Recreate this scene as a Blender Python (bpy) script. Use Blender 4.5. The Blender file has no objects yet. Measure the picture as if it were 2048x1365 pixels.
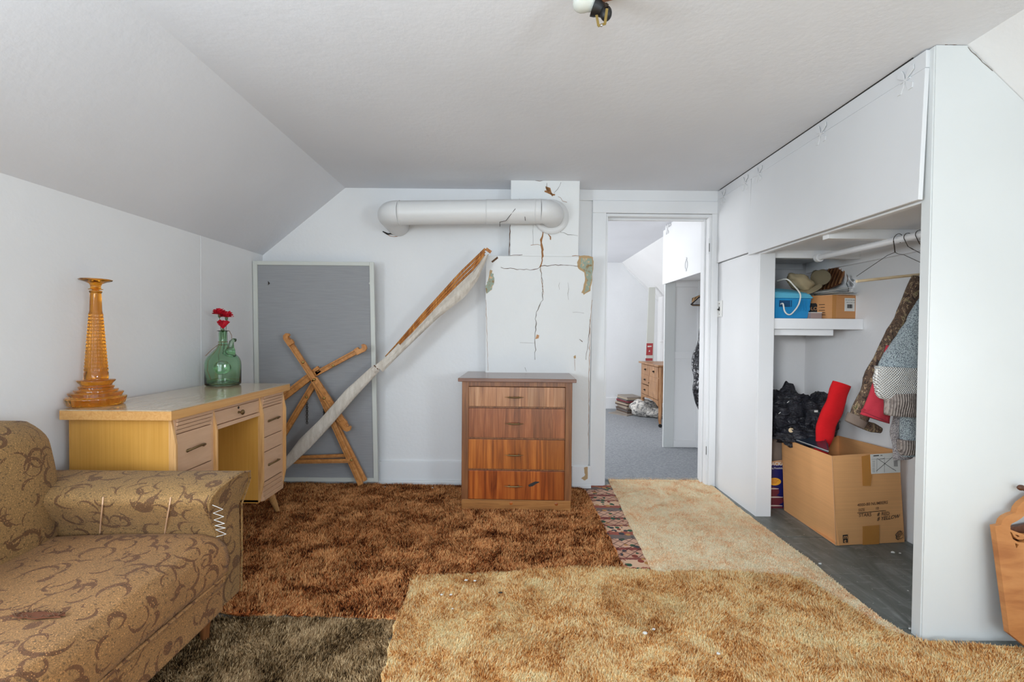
import bpy, bmesh, math, random
import numpy as np
from mathutils import Vector, Matrix, noise
random.seed(7); rng = np.random.default_rng(7)
S = bpy.context.scene; COL = S.collection
PI = math.pi

# ---------------------------------------------------------------- camera
F_PX, YAW, PITCH, ROLL, EYE = 921.6, .0043, .0174, .0085, 1.09
_f = Vector((math.sin(YAW)*math.cos(PITCH), math.cos(YAW)*math.cos(PITCH), -math.sin(PITCH)))
_r = Vector((math.cos(YAW), -math.sin(YAW), 0)); _u = _r.cross(_f)
CR = _r*math.cos(ROLL)+_u*math.sin(ROLL); CU = -_r*math.sin(ROLL)+_u*math.cos(ROLL); CF = _f
CO = Vector((0, 0, EYE))
cam = bpy.data.cameras.new('camera'); camo = bpy.data.objects.new('camera', cam); COL.objects.link(camo)
cam.sensor_fit = 'HORIZONTAL'; cam.sensor_width = 36; cam.lens = 36*F_PX/2048; cam.clip_start = .02
camo.matrix_world = Matrix(((CR.x, CU.x, -CF.x, 0), (CR.y, CU.y, -CF.y, 0), (CR.z, CU.z, -CF.z, EYE), (0, 0, 0, 1)))
S.camera = camo
# ---------------------------------------------------------------- world, lights, exposure
wd = bpy.data.worlds.new('world'); S.world = wd; wd.use_nodes = True
wd.node_tree.nodes['Background'].inputs[0].default_value = (.8, .9, 1, 1)
wd.node_tree.nodes['Background'].inputs[1].default_value = 1.0
def area(name, loc, rot, sx, sy, power, col=(1, 1, 1)):
    l = bpy.data.lights.new(name, 'AREA'); l.shape = 'RECTANGLE'; l.size = sx; l.size_y = sy; l.energy = power; l.color = col
    o = bpy.data.objects.new(name, l); o.location = loc; o.rotation_euler = rot; COL.objects.link(o); return o
# daylight through the gable window behind the camera, then added unseen fill lights
area('gable_window_light', (-.1, -4.05, 1.25), (PI/2, 0, 0), 2.4, 1.25, 46, (.80, .92, 1))
area('left_window_light', (-1.70, .1, 1.2), (PI/2, 0, -PI/2), 1.0, .5, 32, (.81, .92, 1))  # fill added to brighten the closet side, no window known here
area('right_window_light', (2.05, -1.3, 1.2), (PI/2, 0, PI/2), 1.0, .5, 34, (.81, .92, 1))  # fill added for the left wall and sofa, no window known here
area('bounce_flash_light', (-.1, -.5, 1.3), (PI, 0, 0), .9, .9, 17, (.70, .87, 1))  # unseen upward fill added to brighten the ceiling
_sp = bpy.data.lights.new('closet_flash_light', 'SPOT'); _sp.energy = 190; _sp.spot_size = math.radians(24); _sp.spot_blend = 1; _sp.shadow_soft_size = .22; _sp.color = (.92, .96, 1)  # unseen spot added to lift the dark closet interior
_so = bpy.data.objects.new('closet_flash_light', _sp); COL.objects.link(_so); _so.location = (-.75, -.75, 1.35)
_so.rotation_euler = (Vector((1.70, 2.85, .75))-Vector((-.75, -.75, 1.35))).to_track_quat('-Z', 'Y').to_euler()
area('far_window_light', (-.9, 5.2, 1.3), (0, -PI/2, 0), 1.4, 1.6, 40, (.95, .98, 1))  # fill added to light the far room
S.view_settings.view_transform = 'Standard'; S.view_settings.look = 'None'
S.view_settings.exposure = 0.5; S.view_settings.gamma = 1; S.view_settings.use_curve_mapping = False

# ---------------------------------------------------------------- measuring helpers (survey of the room)
def ray(x, y): return CR*((x-1024)/F_PX)-CU*((y-682.5)/F_PX)+CF
def Pl(x, y, p, n):
    d = ray(x, y); n = Vector(n); return CO+d*((Vector(p)-CO).dot(n)/d.dot(n))
def Zp(x, y, Z): return Pl(x, y, (0, 0, Z), (0, 0, 1))
def Yp(x, y, Y): return Pl(x, y, (0, Y, 0), (0, 1, 0))
def Xp(x, y, X): return Pl(x, y, (X, 0, 0), (1, 0, 0))

# ---------------------------------------------------------------- object helpers
W = {}
def inv(o): return W.get(o.name, Matrix.Identity(4)).inverted() if o else Matrix.Identity(4)
def tag(o, label=None, cat=None, group=None, kind=None):
    if label: o['label'] = label
    if cat: o['category'] = cat
    if group: o['group'] = group
    if kind: o['kind'] = kind
    return o
def thing(name, label, cat, loc=(0, 0, 0), rz=0, group=None):
    o = bpy.data.objects.new(name, None); COL.objects.link(o); o.empty_display_size = .05
    o.location = loc; o.rotation_euler = (0, 0, rz)
    W[o.name] = Matrix.Translation(loc) @ Matrix.Rotation(rz, 4, 'Z')
    return tag(o, label, cat, group)
class MB:
    def __init__(s, local=False): s.v = []; s.f = []; s.local = local
    def add(s, vs, fs):
        n = len(s.v); s.v += [Vector(v) for v in vs]; s.f += [[i+n for i in f] for f in fs]; return s
    def box(s, x0, x1, y0, y1, z0, z1, M=None):
        vs = [Vector((x, y, z)) for z in (z0, z1) for y in (y0, y1) for x in (x0, x1)]
        if M: vs = [M @ v for v in vs]
        return s.add(vs, [(0, 2, 3, 1), (4, 5, 7, 6), (0, 1, 5, 4), (2, 6, 7, 3), (0, 4, 6, 2), (1, 3, 7, 5)])
    def hexa(s, b, t):  # bottom 4, top 4 (ccw)
        return s.add(list(b)+list(t), [(3, 2, 1, 0), (4, 5, 6, 7), (0, 1, 5, 4), (1, 2, 6, 5), (2, 3, 7, 6), (3, 0, 4, 7)])
    def bar(s, p, q, w, h, side=(0, 0, 1), w2=None, h2=None):
        p, q = Vector(p), Vector(q); d = (q-p).normalized(); a = d.cross(Vector(side)).normalized(); b = a.cross(d).normalized()
        w2 = w2 or w; h2 = h2 or h
        B = [p+a*(i*w/2)+b*(j*h/2) for i, j in ((-1, -1), (1, -1), (1, 1), (-1, 1))]
        T = [q+a*(i*w2/2)+b*(j*h2/2) for i, j in ((-1, -1), (1, -1), (1, 1), (-1, 1))]
        return s.hexa(B, T)
    def prism(s, pts, off):
        pts = [Vector(p) for p in pts]; off = Vector(off); n = len(pts)
        return s.add(pts+[p+off for p in pts], [list(range(n))[::-1], [i+n for i in range(n)]]+[(i, (i+1) % n, (i+1) % n+n, i+n) for i in range(n)])
    def tube(s, pts, r, n=10, flat=1, up=(0, 0, 1), wob=0, fr=8, seed=0, caps=True):
        pts = [Vector(p) for p in pts]; m = len(pts); rs = r if isinstance(r, (list, tuple)) else [r]*m
        vs = []; a = None
        for i, p in enumerate(pts):
            d = (pts[min(i+1, m-1)]-pts[max(i-1, 0)]).normalized()
            if a is None:
                a = d.cross(Vector(up)); a = a if a.length > 1e-4 else d.cross(Vector((1, 0, 0))); a.normalize()
            else:
                a = (a-d*a.dot(d)).normalized()
            b = d.cross(a).normalized()
            for k in range(n):
                t = 2*PI*k/n; o = a*(math.cos(t)*rs[i])+b*(math.sin(t)*rs[i]*flat); q = p+o
                if wob: q = q+o.normalized()*wob*noise.noise(q*fr+Vector((seed, 0, 0)))
                vs.append(q)
        fs = [(i*n+k, i*n+(k+1) % n, (i+1)*n+(k+1) % n, (i+1)*n+k) for i in range(m-1) for k in range(n)]
        if caps: fs += [list(range(n))[::-1], [(m-1)*n+k for k in range(n)]]
        return s.add(vs, fs)
    def lathe(s, prof, c, n=24, flute=None, M=None):
        vs = []; c = Vector(c)
        for j, (r, z) in enumerate(prof):
            for k in range(n):
                t = 2*PI*k/n; rr = r*(flute(t, j) if flute else 1); v = Vector((rr*math.cos(t), rr*math.sin(t), z))
                vs.append(c+(M @ v if M else v))
        m = len(prof)
        fs = [(i*n+k, i*n+(k+1) % n, (i+1)*n+(k+1) % n, (i+1)*n+k) for i in range(m-1) for k in range(n)]
        fs += [list(range(n))[::-1], [(m-1)*n+k for k in range(n)]]
        return s.add(vs, fs)
    def blob(s, c, r, amp=.2, fr=3, nu=28, nv=16, seed=0, M=None, floor=None):
        c = Vector(c); vs = []
        for j in range(nv+1):
            ph = PI*j/nv
            for i in range(nu):
                th = 2*PI*i/nu; d = Vector((math.sin(ph)*math.cos(th), math.sin(ph)*math.sin(th), math.cos(ph)))
                k = 1+amp*noise.noise(d*fr+Vector((seed, seed*.7, 0)))+amp*.45*noise.noise(d*fr*2.7+Vector((0, seed, 5)))
                v = Vector((d.x*r[0], d.y*r[1], d.z*r[2]))*k
                if M: v = M @ v
                v = c+v
                if floor is not None: v.z = max(v.z, floor)
                vs.append(v)
        return s.add(vs, [(j*nu+i, (j+1)*nu+i, (j+1)*nu+(i+1) % nu, j*nu+(i+1) % nu) for j in range(nv) for i in range(nu)])
    def grid(s, fn, nu, nv):
        vs = [fn(i/nu, j/nv) for j in range(nv+1) for i in range(nu+1)]
        return s.add(vs, [(j*(nu+1)+i, j*(nu+1)+i+1, (j+1)*(nu+1)+i+1, (j+1)*(nu+1)+i) for j in range(nv) for i in range(nu)])
    def sheet(s, fn, nu, nv, th, n):   # grid with thickness th along n
        n = Vector(n)*th; k = (nu+1)*(nv+1)
        vs = [Vector(fn(i/nu, j/nv)) for j in range(nv+1) for i in range(nu+1)]
        q = [(j*(nu+1)+i, j*(nu+1)+i+1, (j+1)*(nu+1)+i+1, (j+1)*(nu+1)+i) for j in range(nv) for i in range(nu)]
        rim = [i for i in range(nu+1)]+[j*(nu+1)+nu for j in range(1, nv+1)]+[nv*(nu+1)+i for i in range(nu-1, -1, -1)]+[j*(nu+1) for j in range(nv-1, 0, -1)]
        m = len(rim)
        return s.add(vs+[v+n for v in vs], [f[::-1] for f in q]+[[a+k for a in f] for f in q]+[(rim[i], rim[(i+1) % m], rim[(i+1) % m]+k, rim[i]+k) for i in range(m)])
    def ribbon(s, pts, w, n, th=.0012):
        pts = [Vector(p) for p in pts]; n = Vector(n).normalized(); m = len(pts); L = []; R = []
        ws = w if isinstance(w, (list, tuple)) else [w]*m
        for i, p in enumerate(pts):
            d = (pts[min(i+1, m-1)]-pts[max(i-1, 0)]).normalized(); a = d.cross(n).normalized()*ws[i]/2
            L.append(p-a); R.append(p+a)
        vs = [x for i in range(m) for x in (L[i], R[i], L[i]+n*th, R[i]+n*th)]
        fs = [(0, 1, 3, 2), (4*m-4, 4*m-2, 4*m-1, 4*m-3)]
        for i in range(m-1):
            a, b = 4*i, 4*i+4
            fs += [(a+2, a+3, b+3, b+2), (a, b, b+1, a+1), (a, a+2, b+2, b), (a+1, b+1, b+3, a+3)]
        return s.add(vs, fs)
    def build(s, name, mat, parent=None, smooth=False, bevel=0, seg=2, label=None, kind=None, sub=0):
        me = bpy.data.meshes.new(name); vs = s.v
        if parent and not s.local:
            M = inv(parent); vs = [M @ v for v in vs]
        me.from_pydata([tuple(v) for v in vs], [], s.f); me.materials.append(mat)
        bm = bmesh.new(); bm.from_mesh(me); bmesh.ops.recalc_face_normals(bm, faces=bm.faces); bm.to_mesh(me); bm.free()
        if smooth:
            for p in me.polygons: p.use_smooth = True
            if smooth != 'all':
                try: me.set_sharp_from_angle(angle=math.radians(smooth if smooth is not True else 40))
                except Exception: pass
        o = bpy.data.objects.new(name, me); COL.objects.link(o)
        if parent: o.parent = parent; W[o.name] = W.get(parent.name, Matrix.Identity(4))
        if bevel:
            b = o.modifiers.new('bevel', 'BEVEL'); b.width = bevel; b.segments = seg; b.limit_method = 'ANGLE'; b.angle_limit = math.radians(35)
        if sub:
            b = o.modifiers.new('sub', 'SUBSURF'); b.levels = sub; b.render_levels = sub
        if label: o['label'] = label
        if kind: o['kind'] = kind
        return o
def cut(o, mb):   # cut real holes, cutter removed
    c = mb.build('cutter', MAT['black']); M = inv(o)
    if not mb.local:
        for v in c.data.vertices: v.co = M @ v.co
    c.parent = o.parent
    b = o.modifiers.new('hole', 'BOOLEAN'); b.operation = 'DIFFERENCE'; b.object = c; b.solver = 'EXACT'
    bpy.context.view_layer.update(); dg = bpy.context.evaluated_depsgraph_get()
    me = bpy.data.meshes.new_from_object(o.evaluated_get(dg)); o.modifiers.clear(); o.data = me
    bpy.data.objects.remove(c)
def struct(name, mb, mat, **k):
    o = mb.build(name, mat, **k); o['kind'] = 'structure'; return o
def text_mb(txt, org, xd, yd, size, off=.0006, center=False, shear=0, thick=0):
    cu = bpy.data.curves.new('t', 'FONT'); cu.body = txt; cu.size = 1; cu.resolution_u = 2; cu.shear = shear; cu.offset = thick
    if center: cu.align_x = 'CENTER'
    o = bpy.data.objects.new('t', cu); COL.objects.link(o); bpy.context.view_layer.update()
    me = bpy.data.meshes.new_from_object(o.evaluated_get(bpy.context.evaluated_depsgraph_get()))
    xd = Vector(xd).normalized(); yd = Vector(yd).normalized(); n = xd.cross(yd)
    vs = [Vector(org)+xd*v.co.x*size+yd*v.co.y*size+n*off for v in me.vertices]; fs = [list(p.vertices) for p in me.polygons]
    bpy.data.objects.remove(o); bpy.data.curves.remove(cu)
    return MB().add(vs, fs)

# ---------------------------------------------------------------- materials
MAT = {}
def lin(c):
    return tuple(((x/255)/12.92 if x/255 <= .04045 else ((x/255+.055)/1.055)**2.4) for x in c)+(1,)
class NT:
    def __init__(s, name, rough=.6, **kw):
        m = bpy.data.materials.new(name); m.use_nodes = True; s.m = m; s.t = m.node_tree; s.b = s.t.nodes['Principled BSDF']
        s.b.inputs['Roughness'].default_value = rough
        for k, v in kw.items(): s.b.inputs[k.replace('_', ' ')].default_value = v
        MAT[name] = m
    def n(s, ty, **kw):
        nd = s.t.nodes.new('ShaderNode'+ty)
        for k, v in kw.items():
            if k[0] == '_': setattr(nd, k[1:], v)
            else: s.set(nd, k.replace('_', ' '), v)
        return nd
    def set(s, nd, k, v):
        i = nd.inputs[int(k[1:])] if (k[0] == 'i' and k[1:].isdigit()) else nd.inputs[k]
        if isinstance(v, bpy.types.NodeSocket): s.t.links.new(v, i)
        else: i.default_value = v
    def co(s, sc=(1, 1, 1), loc=(0, 0, 0), rot=(0, 0, 0)):
        tc = s.n('TexCoord'); mp = s.n('Mapping', Vector=tc.outputs['Object'])
        mp.inputs['Scale'].default_value = sc; mp.inputs['Location'].default_value = loc; mp.inputs['Rotation'].default_value = rot
        return mp.outputs[0]
    def noise(s, vec, sc=5, det=3, ro=.5, dist=0):
        return s.n('TexNoise', Vector=vec, Scale=sc, Detail=det, Roughness=ro, Distortion=dist).outputs['Fac']
    def ramp(s, fac, stops):
        r = s.n('ValToRGB', Fac=fac); e = r.color_ramp.elements
        while len(e) < len(stops): e.new(.5)
        for k, (p, c) in zip(e, stops): k.position = p; k.color = c
        return r.outputs[0]
    def mth(s, op, a, b=0., c=None, clamp=False):
        nd = s.n('Math', _operation=op, _use_clamp=clamp, i0=a, i1=b)
        if c is not None: s.set(nd, 'i2', c)
        return nd.outputs[0]
    def mix(s, f, a, b, mode='MIX'):
        nd = s.n('Mix', _data_type='RGBA', _blend_type=mode); s.set(nd, 'i0', f); s.set(nd, 'i6', a); s.set(nd, 'i7', b); return nd.outputs[2]
    def col(s, c): s.set(s.b, 'Base Color', c); return s
    def bump(s, h, st=.3, d=.01):
        nd = s.n('Bump', Height=h, Strength=st, Distance=d); s.t.links.new(nd.outputs[0], s.b.inputs['Normal']); return s
def flat(name, c, rough=.6, **kw):
    t = NT(name, rough, **kw); t.col(lin(c)); return t.m
def paint(name, c, rough=.5, b=.25, sc=40):
    t = NT(name, rough); v = t.co()
    t.col(t.ramp(t.noise(v, 1.3, 4), [(.3, lin([x*.965 for x in c])), (.7, lin(c))]))
    t.bump(t.mth('ADD', t.noise(v, sc, 4), t.mth('MULTIPLY', t.noise(v, 3, 2), 2.)), b, .004); return t.m
def wood(name, cs, sc=(30, 30, 2), rough=.45, fine=1, dist=1.5, blocks=None, coat=0, seed=0):
    t = NT(name, rough); t.b.inputs['Coat Weight'].default_value = coat; t.b.inputs['Coat Roughness'].default_value = .25
    v = t.co(sc, (seed, seed*.37, seed*.11)); a = t.noise(v, 1, 4, .55, dist)
    v2 = t.co(tuple(x*4.5 for x in sc)); b = t.noise(v2, 1, 3, .6, .3)
    k = t.mth('ADD', t.mth('MULTIPLY', a, 1-.22*fine), t.mth('MULTIPLY', b, .22*fine))
    n = len(cs); c = t.ramp(k, [(.33+.34*i/(n-1), lin(q)) for i, q in enumerate(cs)])
    if blocks:   # veneer leaves of differing tone, side by side along local x
        w = t.n('TexWhiteNoise', _noise_dimensions='1D'); tc = t.n('TexCoord'); sp = t.n('SeparateXYZ', Vector=tc.outputs['Object'])
        t.set(w, 'W', t.mth('FLOOR', t.mth('MULTIPLY', t.mth('ADD', sp.outputs[0], t.mth('MULTIPLY', sp.outputs[2], .06)), blocks)))
        c = t.mix(t.mth('MULTIPLY', w.outputs[0], .42), c, lin([x*.55 for x in cs[len(cs)//2]]))
    t.col(c); t.bump(b, .12, .002); return t.m

paint('wall', (237, 236, 236)); paint('ceiling', (230, 231, 236), .7); paint('trim', (237, 237, 238), .35, .15)
paint('closet', (246, 246, 247), .4, .12, 20); paint('closet_face', (230, 230, 231), .4, .12, 20); paint('chimney', (234, 234, 233), .5, .6, 18); paint('farwall', (234, 235, 237), .5)  # closet and its face share one white paint, inside lightened to stand for light
paint('pipe', (226, 225, 224), .35, .1); paint('sideend', (222, 224, 223), .35, .1, 25)  # end panel: same white paint, darkened in colour to offset strong light
flat('black', (14, 14, 16), .5); flat('dark', (35, 32, 30), .6); flat('iron', (60, 50, 42), .4, Metallic=.8)
flat('brass', (170, 145, 85), .35, Metallic=.9); flat('antique', (120, 98, 66), .35, Metallic=.85); flat('chrome', (190, 190, 190), .2, Metallic=1)
flat('white', (225, 224, 220), .4); flat('paper', (220, 218, 212), .7); flat('bulb', (206, 208, 200), .25)
flat('ink', (28, 24, 24), .7); flat('rust', (156, 108, 66), .9); flat('crackgrey', (120, 112, 104), .9); flat('torn', (104, 58, 34), .95); flat('plaster', (186, 156, 116), .95); flat('redlabel', (170, 62, 66), .6)
# ---- carpets
def carpet(name, stops, sc=7, rough=1, det=5, fine=160):
    t = NT(name, rough); t.b.inputs['Specular IOR Level'].default_value = .1; v = t.co()
    a = t.noise(v, sc, det, .62, .6); b = t.noise(v, fine, 2, .6); g = t.n('NewGeometry').outputs['Random Per Island']
    a2 = t.noise(v, sc*4.5, 4, .65, 1.0)
    k = t.mth('ADD', t.mth('ADD', t.mth('MULTIPLY', a, .42), t.mth('MULTIPLY', a2, .24)), t.mth('ADD', t.mth('MULTIPLY', b, .14), t.mth('MULTIPLY', g, .20)))
    t.col(t.ramp(k, [(p, lin(c)) for p, c in stops])); t.bump(b, .8, .01); return t.m
carpet('shag_brown', [(.405, (40, 16, 8)), (.455, (132, 66, 32)), (.505, (220, 132, 74)), (.56, (255, 194, 130))], 8)
carpet('shag_tan', [(.37, (144, 80, 36)), (.43, (222, 148, 80)), (.49, (255, 204, 134)), (.57, (255, 234, 184))], 6)
carpet('pile_cream', [(.36, (232, 170, 122)), (.44, (255, 216, 170)), (.55, (255, 240, 208))], 9)
carpet('shag_olive', [(.39, (40, 25, 14)), (.45, (108, 82, 52)), (.51, (174, 140, 98)), (.58, (226, 194, 150))], 8)
carpet('carpet_grey', [(.3, (120, 122, 128)), (.5, (160, 163, 168)), (.7, (204, 206, 208))], 60, 1, 3, 300)
t = NT('floor_paint', .45); v = t.co((6, 1.5, 1)); a = t.noise(v, 1.6, 6, .65, 1.2); v2 = t.co((3, 12, 1), rot=(0, 0, .6)); s_ = t.noise(v2, 3, 5, .7, .4)
sp = t.noise(t.co(), 38, 3, .7)
c = t.ramp(a, [(.3, lin((84, 90, 86))), (.55, lin((116, 120, 116))), (.75, lin((156, 158, 156)))])
c = t.mix(t.mth('MULTIPLY', t.mth('GREATER_THAN', s_, .60), .30), c, lin((165, 168, 166)))
c = t.mix(t.mth('MULTIPLY', t.mth('GREATER_THAN', sp, .70), .7), c, lin((225, 225, 222))); t.col(c); t.bump(a, .2, .004)
# printed patterned rug
t = NT('patterned_rug', .8); tc = t.n('TexCoord'); spx = t.n('SeparateXYZ', Vector=tc.outputs['Object'])
band = t.mth('FRACT', t.mth('MULTIPLY', spx.outputs[1], 2.6)); wv = t.noise(t.co(), 42, 3, .6)
base = t.ramp(t.mth('ADD', band, t.mth('MULTIPLY', t.mth('SUBTRACT', wv, .5), .1)), [(0, lin((206, 158, 132))), (.2, lin((140, 66, 58))), (.28, lin((216, 170, 144))), (.52, lin((120, 104, 98))), (.66, lin((160, 84, 68))), (.76, lin((226, 186, 154))), (.95, lin((136, 72, 62)))])
base.node.color_ramp.interpolation = 'CONSTANT'
vo = t.n('TexVoronoi', Vector=t.co((1, 1, 1)), Scale=26); hue = t.ramp(vo.outputs['Color'], [(.0, lin((40, 86, 62))), (.33, lin((142, 60, 42))), (.5, lin((196, 142, 84))), (.75, lin((62, 60, 66)))])
hue.node.color_ramp.interpolation = 'CONSTANT'
m_ = t.mth('MULTIPLY', t.mth('LESS_THAN', vo.outputs['Distance'], .42), t.mth('GREATER_THAN', t.noise(t.co(), 9, 2), .47)); c = t.mix(m_, base, hue)
# diagonal lattice lines
la = t.mth('FRACT', t.mth('MULTIPLY', t.mth('ADD', spx.outputs[0], spx.outputs[1]), 17)); lb = t.mth('FRACT', t.mth('MULTIPLY', t.mth('SUBTRACT', spx.outputs[0], spx.outputs[1]), 17))
ll = t.mth('MAXIMUM', t.mth('LESS_THAN', la, .12), t.mth('LESS_THAN', lb, .12)); ll = t.mth('MULTIPLY', ll, t.mth('LESS_THAN', band, .55))
c = t.mix(t.mth('MULTIPLY', ll, .8), c, lin((74, 30, 30))); t.col(c); t.bump(wv, .3, .004)
# sofa upholstery: woven arcs and flecks
def upholstery(name, k=1.0, warm=0):
    t = NT(name, .72); t.b.inputs['Sheen Weight'].default_value = .06
    base = [int(x*k) for x in (158+warm, 120, 70)]
    p = t.co(); w1 = t.noise(p, 330, 2, .6); w2 = t.noise(p, 5, 3)
    c = t.mix(w2, lin([x*.82 for x in base]), lin([min(255, x*1.08) for x in base]))
    c = t.mix(t.mth('MULTIPLY', t.mth('LESS_THAN', w1, .47), .55), c, lin([x*.55 for x in base]))
    tot = None
    for off, sc, rr in (((.7, .3, .9), 11.5, .42), ((3.8, 1.2, 5.6), 14, .38), ((8.9, 4.1, 2.7), 10, .5), ((1.9, 9.2, 6.6), 12.5, .45)):
        pv = t.co((sc, sc, sc), off); vo = t.n('TexVoronoi', Vector=pv, Scale=1.0); 
        d = t.n('VectorMath', _operation='SUBTRACT', i0=pv, i1=vo.outputs['Position']); nrm = t.n('VectorMath', _operation='NORMALIZE', i0=d.outputs[0])
        cs = t.n('VectorMath', _operation='SUBTRACT', i0=vo.outputs['Color'], i1=(.5, .5, .5)); cn = t.n('VectorMath', _operation='NORMALIZE', i0=cs.outputs[0])
        dt = t.n('VectorMath', _operation='DOT_PRODUCT', i0=nrm.outputs[0], i1=cn.outputs[0]).outputs['Value']
        msk = t.n('MapRange', Value=dt, i1=.15, i2=.98, i3=0., i4=.062).outputs[0]
        ln = t.n('VectorMath', _operation='LENGTH', i0=d.outputs[0]).outputs['Value']
        ring = t.mth('LESS_THAN', t.mth('ABSOLUTE', t.mth('SUBTRACT', ln, rr)), msk)
        tot = ring if tot is None else t.mth('MAXIMUM', tot, ring)
    c = t.mix(t.mth('MULTIPLY', tot, .8), c, lin([base[0]*.54, base[1]*.42, base[2]*.34]))
    fl = t.n('TexVoronoi', Vector=p, Scale=150); c = t.mix(t.mth('MULTIPLY', t.mth('LESS_THAN', fl.outputs['Distance'], .2), .45), c, lin([min(255, base[0]*1.5), base[1]*1.5, base[2]*1.6]))
    fd = t.n('TexVoronoi', Vector=t.co((1, 1, 1), (7, 3, 1)), Scale=75); c = t.mix(t.mth('MULTIPLY', t.mth('LESS_THAN', fd.outputs['Distance'], .22), .55), c, lin([x*.4 for x in base]))
    t.col(c); t.bump(t.mth('SUBTRACT', w1, t.mth('MULTIPLY', tot, 1.2)), .5, .004); return t.m
upholstery('sofa_fabric'); upholstery('sofa_fabric_front', 1.0, 8)
# woods
wood('veneer_gold', [(208, 150, 66), (214, 156, 72), (220, 162, 80)], (160, 160, 2), .4, 1, .2, coat=.1)
wood('desk_front', [(208, 166, 132), (212, 172, 138), (218, 178, 144)], (5, 5, 40), .45, 1, .3)
wood('desk_trim', [(196, 142, 84), (220, 168, 108), (230, 184, 126)], (60, 60, 3), .45)
wood('desk_top', [(186, 160, 128), (198, 174, 142), (206, 184, 154)], (40, 3, 40), .13, .6, .4, coat=.5)
wood('desk_edge', [(200, 142, 78), (212, 158, 94), (220, 168, 106)], (60, 2, 60), .4)
wood('chest_frame', [(92, 52, 26), (128, 78, 42), (150, 98, 56)], (45, 45, 2), .4, coat=.2)
wood('chest_top', [(92, 58, 42), (120, 80, 60), (140, 98, 76)], (3, 40, 40), .25, coat=.4)
wood('veneer_pale', [(130, 78, 46), (176, 118, 76), (202, 150, 108)], (34, 30, 1.5), .3, blocks=19, coat=.35, seed=1)
wood('veneer_mid', [(112, 58, 32), (154, 88, 52), (178, 112, 72)], (30, 30, 1.8), .3, blocks=16, coat=.35, seed=4)
wood('veneer_red', [(112, 54, 20), (164, 88, 34), (196, 116, 50)], (22, 30, 1.2), .28, blocks=11, coat=.35, seed=9)
wood('veneer_low', [(108, 46, 16), (160, 78, 30), (196, 110, 46)], (20, 30, 1.1), .28, blocks=10, coat=.35, seed=14)
wood('plinth', [(128, 80, 34), (160, 104, 50), (178, 124, 66)], (3, 40, 40), .5)
wood('pine', [(168, 106, 52), (194, 130, 68), (212, 150, 88)], (14, 14, 14), .5, dist=2.5)
wood('pole_wood', [(120, 66, 22), (172, 106, 42), (206, 144, 70)], (38, 38, 5), .5)
wood('plaque', [(168, 104, 54), (190, 126, 70), (200, 138, 82)], (3, 3, 12), .5)
wood('shutter', [(66, 36, 20), (96, 56, 34), (116, 72, 46)], (20, 20, 6), .4)
wood('oak', [(118, 76, 44), (158, 112, 72), (184, 140, 98)], (26, 26, 4), .4)
wood('hanger_bar', [(196, 168, 128), (220, 196, 158), (228, 208, 176)], (6, 60, 60), .5)
def cardboard(name, c):
    t = NT(name, .8); v = t.co((1, 1, 90)); n1 = t.noise(v, 2, 2); n2 = t.noise(t.co(), 3, 4)
    t.col(t.mix(t.mth('ADD', t.mth('MULTIPLY', n1, .35), t.mth('MULTIPLY', n2, .5)), lin([x*.84 for x in c]), lin([min(255, x*1.07) for x in c]))); t.bump(n1, .1, .002); return t.m
cardboard('carton', (236, 174, 114)); cardboard('carton_dark', (214, 152, 96))
flat('tape', (196, 134, 66), .25); flat('inkbrown', (96, 66, 44), .8)
# glass
def glass(name, c, rough=.03, dens=None):
    t = NT(name, rough); t.b.inputs['Transmission Weight'].default_value = 1; t.b.inputs['IOR'].default_value = 1.45; t.col(lin(c)); return t.m
glass('amber_glass', (238, 156, 44)); glass('green_glass', (206, 236, 210)); glass('clear_plastic', (240, 242, 244), .15)
flat('red_petal', (196, 16, 40), .6); flat('stem', (86, 104, 72), .6); flat('string', (120, 84, 48), .8)
# screen mesh: fine woven wire, partly see-through
t = NT('screen_mesh', .7); v = t.co((700, 700, 700)); t.col(t.ramp(t.noise(t.co((8, 8, 160)), 1, 3), [(.3, lin((156, 156, 158))), (.7, lin((164, 164, 166)))])); t.b.inputs['Alpha'].default_value = .86
flat('screen_frame', (204, 205, 198), .4)
t = NT('canvas', .85); v = t.co(); n1 = t.noise(v, 180, 2); t.col(t.mix(t.noise(t.co((22, 22, 5), rot=(0, .8, 0)), 2, 5, .65), lin((168, 154, 136)), lin((240, 232, 222)))); t.bump(t.mth('ADD', n1, t.mth('MULTIPLY', t.noise(t.co((30, 30, 3)), 2, 4), 2)), .5, .005)
flat('blue', (38, 140, 196), .35); flat('blue_lid', (96, 184, 214), .35); flat('blue_dark', (18, 70, 110), .5)
flat('cord', (226, 222, 214), .4); flat('mauve', (160, 136, 130), .6)
t = NT('felt_tan', .9); t.col(t.mix(t.noise(t.co(), 8, 3), lin((128, 116, 92)), lin((178, 160, 126))))
t = NT('felt_olive', .9); t.col(t.mix(t.noise(t.co(), 8, 3), lin((98, 88, 68)), lin((134, 122, 96))))
t = NT('taupe', .9); t.col(t.mix(t.noise(t.co(), 10, 4), lin((96, 82, 74)), lin((128, 112, 100)))); t.bump(t.noise(t.co(), 14, 4), .5, .02)
t = NT('quilt_black', .42); t.col(t.mix(t.noise(t.co(), 14, 3), lin((20, 20, 25)), lin((44, 44, 52)))); t.bump(t.mth('ADD', t.noise(t.co((12, 12, 45), rot=(.5, .3, 0)), 1, 4, .6, 1.), t.noise(t.co(), 16, 5)), .9, .03)
t = NT('red_felt', .95); t.col(t.mix(t.noise(t.co(), 9, 3), lin((196, 6, 16)), lin((222, 18, 28)))); t.bump(t.noise(t.co((4, 4, 14)), 3, 4), .4, .015)
t = NT('red_cotton', .9); t.col(t.mix(t.noise(t.co(), 12, 3), lin((166, 36, 52)), lin((196, 56, 70)))); t.bump(t.noise(t.co(), 14, 4), .5, .02)
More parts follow.
